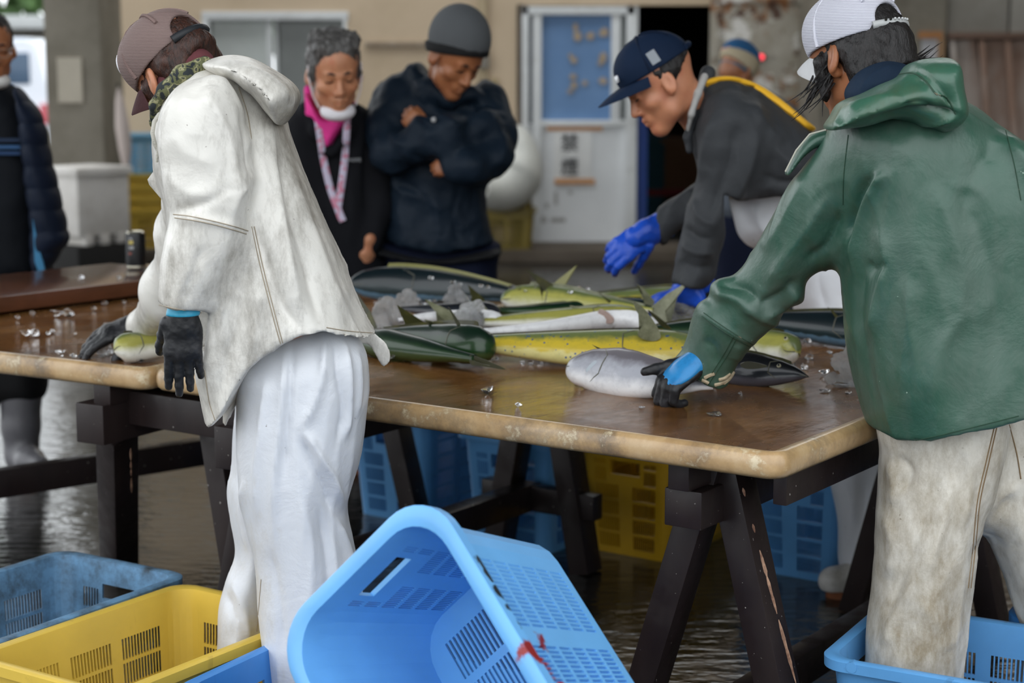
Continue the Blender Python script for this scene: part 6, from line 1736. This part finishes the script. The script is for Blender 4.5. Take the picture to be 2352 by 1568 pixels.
s = SDF(); s.infl([(690, 650), (850, 650), (850, 1040), (790, 1040), (770, 760), (750, 1040), (700, 1040)], 6.42, .12, .08); sdf_obj('trousers', s, .012, MAT('black_trousers', '#121214', .8), K, 2)
boot(K, 735, 1065, 6.38, (.1, -1), M_boot_g); boot(K, 820, 1065, 6.38, (.2, -1), M_boot_g)

# ------------------------------------------------------------------ man at the left edge
M_navyq = fabric('navy_quilt', '#141c2c', rough=.55)
Lm = person('man at the left picture edge in a navy quilted jacket and grey boots', 50, 1070, Y=6.25)
s = SDF()
s.infl([(-120, 250), (-60, 200), (-20, 186), (20, 192), (50, 212), (80, 240), (100, 300), (115, 400), (105, 520), (100, 640), (-60, 680), (-120, 600)], 6.25, .15, .12)
sdf_obj('sweater', s, .009, fabric('black_knitwear', '#101318'), Lm, 2, rumple=[(.004, 12, 81, (1, 1, 1))])
s = SDF(); s.infl([(35, 200), (62, 222), (92, 262), (110, 330), (124, 400), (138, 460), (150, 520), (156, 548), (140, 580), (120, 610), (98, 632), (84, 640), (76, 600), (72, 520), (62, 430), (52, 340), (44, 270)], 6.12, .1, .06)
def quilt(V, N):
    z = V[:, 2]; ph = (z / .075) % 1.0
    return V + N * (.007 * np.sqrt(np.clip(np.sin(np.pi * ph), 0, 1)) - .004)[:, None]
sdf_obj('quilted_jacket', s, .007, M_navyq, Lm, 2, rumple=[(.003, 16, 83, (1, 1, 1))], post=quilt)
for y, c_ in ((322, '#16273f'), (338, '#284a70'), (352, '#1b3558')):
    sheet('chest_stripe', [P(-20, y - 5, 6.085), P(46, y - 5, 6.085), P(47, y + 4, 6.085), P(-20, y + 4, 6.085)], (0, 1, 0), .006, MAT('stripe_blue', c_, .8), Lm)
sheet('bag_edge', [P(76, 500, 6.03), P(88, 560, 6.03), P(104, 622, 6.03), P(92, 632, 6.03), P(80, 600, 6.03)], (0, 1, 0), .01, MAT('teal_lining', '#2f6d93', .6), Lm)
s = SDF(); s.infl([(-60, 600), (108, 600), (112, 700), (110, 800), (104, 905), (60, 925), (0, 925), (-10, 940), (-60, 940)], 6.27, .12, .08); sdf_obj('trousers', s, .01, MAT('black_cotton', '#0d0d0f', .85), Lm, 2)
s = SDF(); s.chain([C(48, 900, 6.25, 50), C(48, 980, 6.25, 42), C(50, 1030, 6.25, 36), C(52, 1050, 6.25, 34)], .03); s.chain([C(44, 1052, 6.24, 28), C(70, 1058, 6.16, 30), C(92, 1066, 6.1, 22)], .03)
s.plane(np.array((0, 0, .02)), (0, 0, -1), (-3, 5, -.2), (0, 7, .2), .003)
sdf_obj('boot', s, .007, M_boot_g, Lm, 2)
s = SDF(); s.chain([(np.array((PZ(44, 1078, 0).x, 6.24, .012)), .035), (np.array((PZ(95, 1078, 0).x, 6.1, .012)), .035)], .02); s.plane((0, 0, .0), (0, 0, -1), (-3, 5, -.2), (0, 7, .1)); s.plane((0, 0, .022), (0, 0, 1), (-3, 5, -.2), (0, 7, .1))
sdf_obj('boot_sole', s, .007, M_sole, Lm, 1)
mL = place(-22, 112, 6.2, (.42, -.88, -.15), (.0, -.12, 1), .98)
bd_L = body(Lm, mL, P(-25, 220, 6.25), M_skin_d, skel=[[C(-20, 215, 6.25, 36), C(0, 560, 6.25, 60)], [C(30, 600, 6.26, 34), C(46, 1000, 6.25, 26)]])
face_bits(Lm, mL, bd_L)
hair_obj(Lm, mL, M_hair_k, cuts=[((0, .06, .03), (0, 1, -.5)), ((0, 0, -.01), (0, .0, -1))], grow=1.05)
for q in (-1, 1):
    tube('spectacles', [mL @ Vector(p) for p in ((q * .006, .106, .0), (q * .02, .104, .012), (q * .045, .096, .01), (q * .052, .088, -.004), (q * .04, .098, -.02), (q * .015, .104, -.018), (q * .006, .106, .0))], .0012, MAT('thin_rim', '#8f8a80', .3), Lm, 5)
    tube('spectacles', [mL @ Vector(p) for p in ((q * .052, .09, .006), (q * .075, .05, .012), (q * .082, .0, .012))], .0016, MAT('thin_rim_b', '#8f8a80', .3), Lm, 5)
s = SDF(); s.ell((0, .05, -.108), (.055, .055, .03), .01); s.plane((0, 0, -.086), (0, -.28, 1), (-.2, -.2, -.3), (.2, .2, .3), .004); s.plane((0, 0, 0), (0, -1, 0), (-.2, -.2, -.3), (.2, .2, .3), .004)
sdf_obj('face_mask', s, .004, fabric('white_mask_b', '#dcdbd8', rough=.85), Lm, 1, post=np_xf(mL))

# ------------------------------------------------------------------ man far behind in a blue and cream cap
Q = person('man far back in a blue and cream cap behind the grey jacket', 1720, 800, Y=8.2)
s = SDF(); s.infl([(1640, 300), (1660, 230), (1700, 196), (1745, 196), (1792, 222), (1842, 262), (1862, 320), (1870, 500), (1640, 500)], 8.2, .16, .12)
sdf_obj('jacket', s, .012, fabric('slate_cloth', '#5d636c'), Q, 2, rumple=[(.005, 10, 91, (1, 1, 1))])
s = SDF(); s.infl([(1642, 470), (1860, 470), (1850, 870), (1790, 870), (1752, 600), (1715, 870), (1655, 870)], 8.2, .13, .1); sdf_obj('trousers', s, .014, M_navyp, Q, 2)
boot(Q, 1690, 875, 8.2, (.5, .6), M_boot_g); boot(Q, 1815, 875, 8.2, (.5, .6), M_boot_g)
mQ = place(1692, 158, 8.15, (.55, .62, -.5), (.25, .1, .95), .98)
body(Q, mQ, P(1708, 240, 8.2), M_skin_d, skel=[[C(1710, 230, 8.2, 30), C(1750, 460, 8.2, 60)], [C(1690, 500, 8.2, 28), C(1690, 850, 8.2, 20)]], h=.006)
s = SDF(); s.ell((0, -.006, .04), (.09, .111, .09), .02); s.plane((0, 0, .0), (0, -.1, -1), (-.2, -.2, -.2), (.2, .2, .3)); sdf_obj('cap_crown', s, .006, fabric('cream_cap', '#b9ac92', '#9c8c74'), Q, 1, post=np_xf(mQ))
s = SDF(); s.ell((0, -.008, .05), (.092, .112, .088), .02); s.plane((0, 0, .058), (.12, .1, -1), (-.2, -.2, -.2), (.2, .2, .3)); sdf_obj('cap_top', s, .006, fabric('blue_cap_top', '#2f5f8c'), Q, 1, post=np_xf(mQ))
s = SDF(); s.ell((0, -.008, .02), (.092, .113, .05), .02); s.plane((0, 0, .002), (0, -.1, 1), (-.2, -.2, -.2), (.2, .2, .3)); s.plane((0, 0, -.028), (0, -.1, -1), (-.2, -.2, -.2), (.2, .2, .3)); s.plane((0, .02, 0), (0, 1, 0), (-.2, -.2, -.2), (.2, .2, .3))
sdf_obj('cap_flap', s, .006, fabric('slate_flap', '#5c7484'), Q, 1, post=np_xf(mQ))
sheet('cap_print', [mQ @ Vector(p) for p in ((-.05, -.103, .032), (.0, -.119, .032), (.0, -.117, .058), (-.05, -.1, .058))], mQ.to_3x3() @ Vector((.2, 1, 0)), .003, MAT('faded_red', '#c39a8c', .8), Q)
# ------------------------------------------------------------------ small things
# black drinks can on the raised board
cp = PZ(313, 617, .801)
can = empty('drink_can', cp, 'black drinks can standing on the raised board', 'can')
prof = [(.028, 0), (.031, .004), (.033, .012), (.033, .112), (.031, .12), (.027, .126), (.0255, .1265), (.025, .123), (.004, .122)]
rings = [[(cp.x + r * math.cos(a), cp.y + r * math.sin(a), cp.z + z) for a in np.linspace(0, 2 * math.pi, 29)[:-1]] for r, z in prof]
M_can = MAT('black_can', '#17181a', .25); M_cant = MAT('can_metal', '#c9c4b4', .25, metal=.9)
me = ring_mesh('can_body', rings[:5]); smooth(me, 40); new_obj('can_body', me, M_can, can)
me = ring_mesh('can_top', rings[4:]); smooth(me, 40); new_obj('can_top', me, M_cant, can)
me = ring_mesh('can_foot', [[(cp.x + r * math.cos(a), cp.y + r * math.sin(a), cp.z + z) for a in np.linspace(0, 2 * math.pi, 29)[:-1]] for r, z in ((.029, .001), (.0335, .006), (.0337, .013))]); smooth(me, 40); new_obj('can_foot', me, M_cant, can)
for k, (a0, z0, w, h_, c_) in enumerate(((4.2, .085, .5, .012, '#b3a25a'), (4.25, .068, .5, .01, '#8f8f90'), (4.15, .05, .35, .008, '#7d3f33'), (4.3, .1, .3, .006, '#9a9a9c'))):
    v, f = [], []
    for i in range(7):
        a = a0 + w * i / 6
        for z in (z0, z0 + h_): v.append((cp.x + .0334 * math.cos(a), cp.y + .0334 * math.sin(a), cp.z + z))
    for i in range(6): f.append((2 * i, 2 * i + 2, 2 * i + 3, 2 * i + 1))
    new_obj('can_print', mesh_np('can_print', v, f), MAT('can_ink', c_, .4), can)
# white insulated tub on a dark pallet by the pillar
tub = empty('fish_tub', (P(200, 515, 12.3).x, 12.1, 0), 'large white insulated tub on a dark pallet beside the pillar', 'tub')
x0, x1 = P(118, 515, 12.0).x, P(190, 515, 12.0).x
M_tub = MAT('tub_white', '#cfcbc6', .5, dirt='#a59f96', dscale=2)
m45 = Matrix.Translation((P(195, 430, 11.85).x, 11.85, 0)) @ Matrix.Rotation(math.radians(52), 4, 'Z')
def rb(name, lo, hi, mat, bev=.02):
    bm = bmesh.new(); lo, hi = Vector(lo), Vector(hi)
    bm_box(bm, hi - lo, m45 @ Matrix.Translation((lo + hi) / 2), bev)
    return bm_obj(name, bm, mat, tub, 40)
rb('body', (-.22, -.2, .36), (.22, .2, .82), M_tub); rb('rim', (-.24, -.22, .76), (.24, .22, .82), M_tub, .012)
rb('pallet', (-.25, -.22, .0), (.25, .22, .3), MAT('pallet_black', '#191817', .8), .01)
for a in (-.14, .0, .14): rb('foot', (a - .035, -.21, .3), (a + .035, .21, .37), M_tub, .008)
for a in (-.1, .1): rb('recess', (a - .03, .195, .45), (a + .03, .206, .7), MAT('tub_recess', '#6f675c', .8), .004); 
# folded pale umbrella leaning at the pillar
um = empty('folded_umbrella', (P(285, 560, 12.3).x, 12.3, 0), 'pale folded umbrella leaning by the concrete pillar', 'umbrella')
tube('canopy', [P(272, 200, 12.25), P(275, 230, 12.25), P(281, 290, 12.25), P(288, 345, 12.25), P(290, 400, 12.25)], [.006, .03, .05, .045, .012], MAT('pale_canopy', '#b9aca6', .7), um, 10)
tube('shaft', [P(271, 190, 12.25), P(296, 520, 12.25), (P(297, 520, 12.25).x, 12.25, .02)], .008, M_dark, um, 6)
# white bent duct lying on the olive crates
du = empty('white_duct', P(1160, 500, 13.3), 'white bent plastic duct with an open end behind the crossed arms', 'duct')
cen = [P(1100, 435, 13.0), P(1130, 440, 13.15), P(1165, 425, 13.3), P(1185, 380, 13.4), P(1180, 330, 13.45), P(1165, 300, 13.45)]
pts = catmull(cen, 6)
rad = np.interp(np.linspace(0, 1, len(pts)), [0, .15, .5, .8, 1], [.085, .13, .23, .16, .1])
me = tube_mesh('shell', pts, list(rad), 24, False)
o = new_obj('shell', me, MAT('duct_white', '#c9c9c2', .4), du)
md = o.modifiers.new('thickness', 'SOLIDIFY'); md.thickness = .012
# things in the dim room behind the doorway
for nm, lab, x_, y_, w, h_, c_ in (('storage_box', 'red box in the dim room beyond the doorway', 1530, 470, .35, .3, '#7a1f24'), ('storage_box', 'dark teal box in the dim room beyond the doorway', 1495, 380, .25, .6, '#1f4a55'), ('storage_box', 'brown carton in the dim room beyond the doorway', 1570, 400, .45, .7, '#6a4a30'), ('storage_box', 'yellow tray in the dim room beyond the doorway', 1520, 530, .4, .12, '#a58a2a')):
    p = P(x_, y_, YW + 2.2)
    e = empty(nm, (p.x, p.y, .1), lab, 'box', 'boxes in the dim room')
    box('carton', (p.x - w / 2, p.y - .15, .1), (p.x + w / 2, p.y + .15, p.z + h_ / 2), MAT('box_paint', c_, .7), e, .01)
    box('lid', (p.x - w / 2 - .01, p.y - .16, p.z + h_ / 2 - .06), (p.x + w / 2 + .01, p.y + .16, p.z + h_ / 2 + .005), MAT('lid_paint', c_, .6), e, .01)
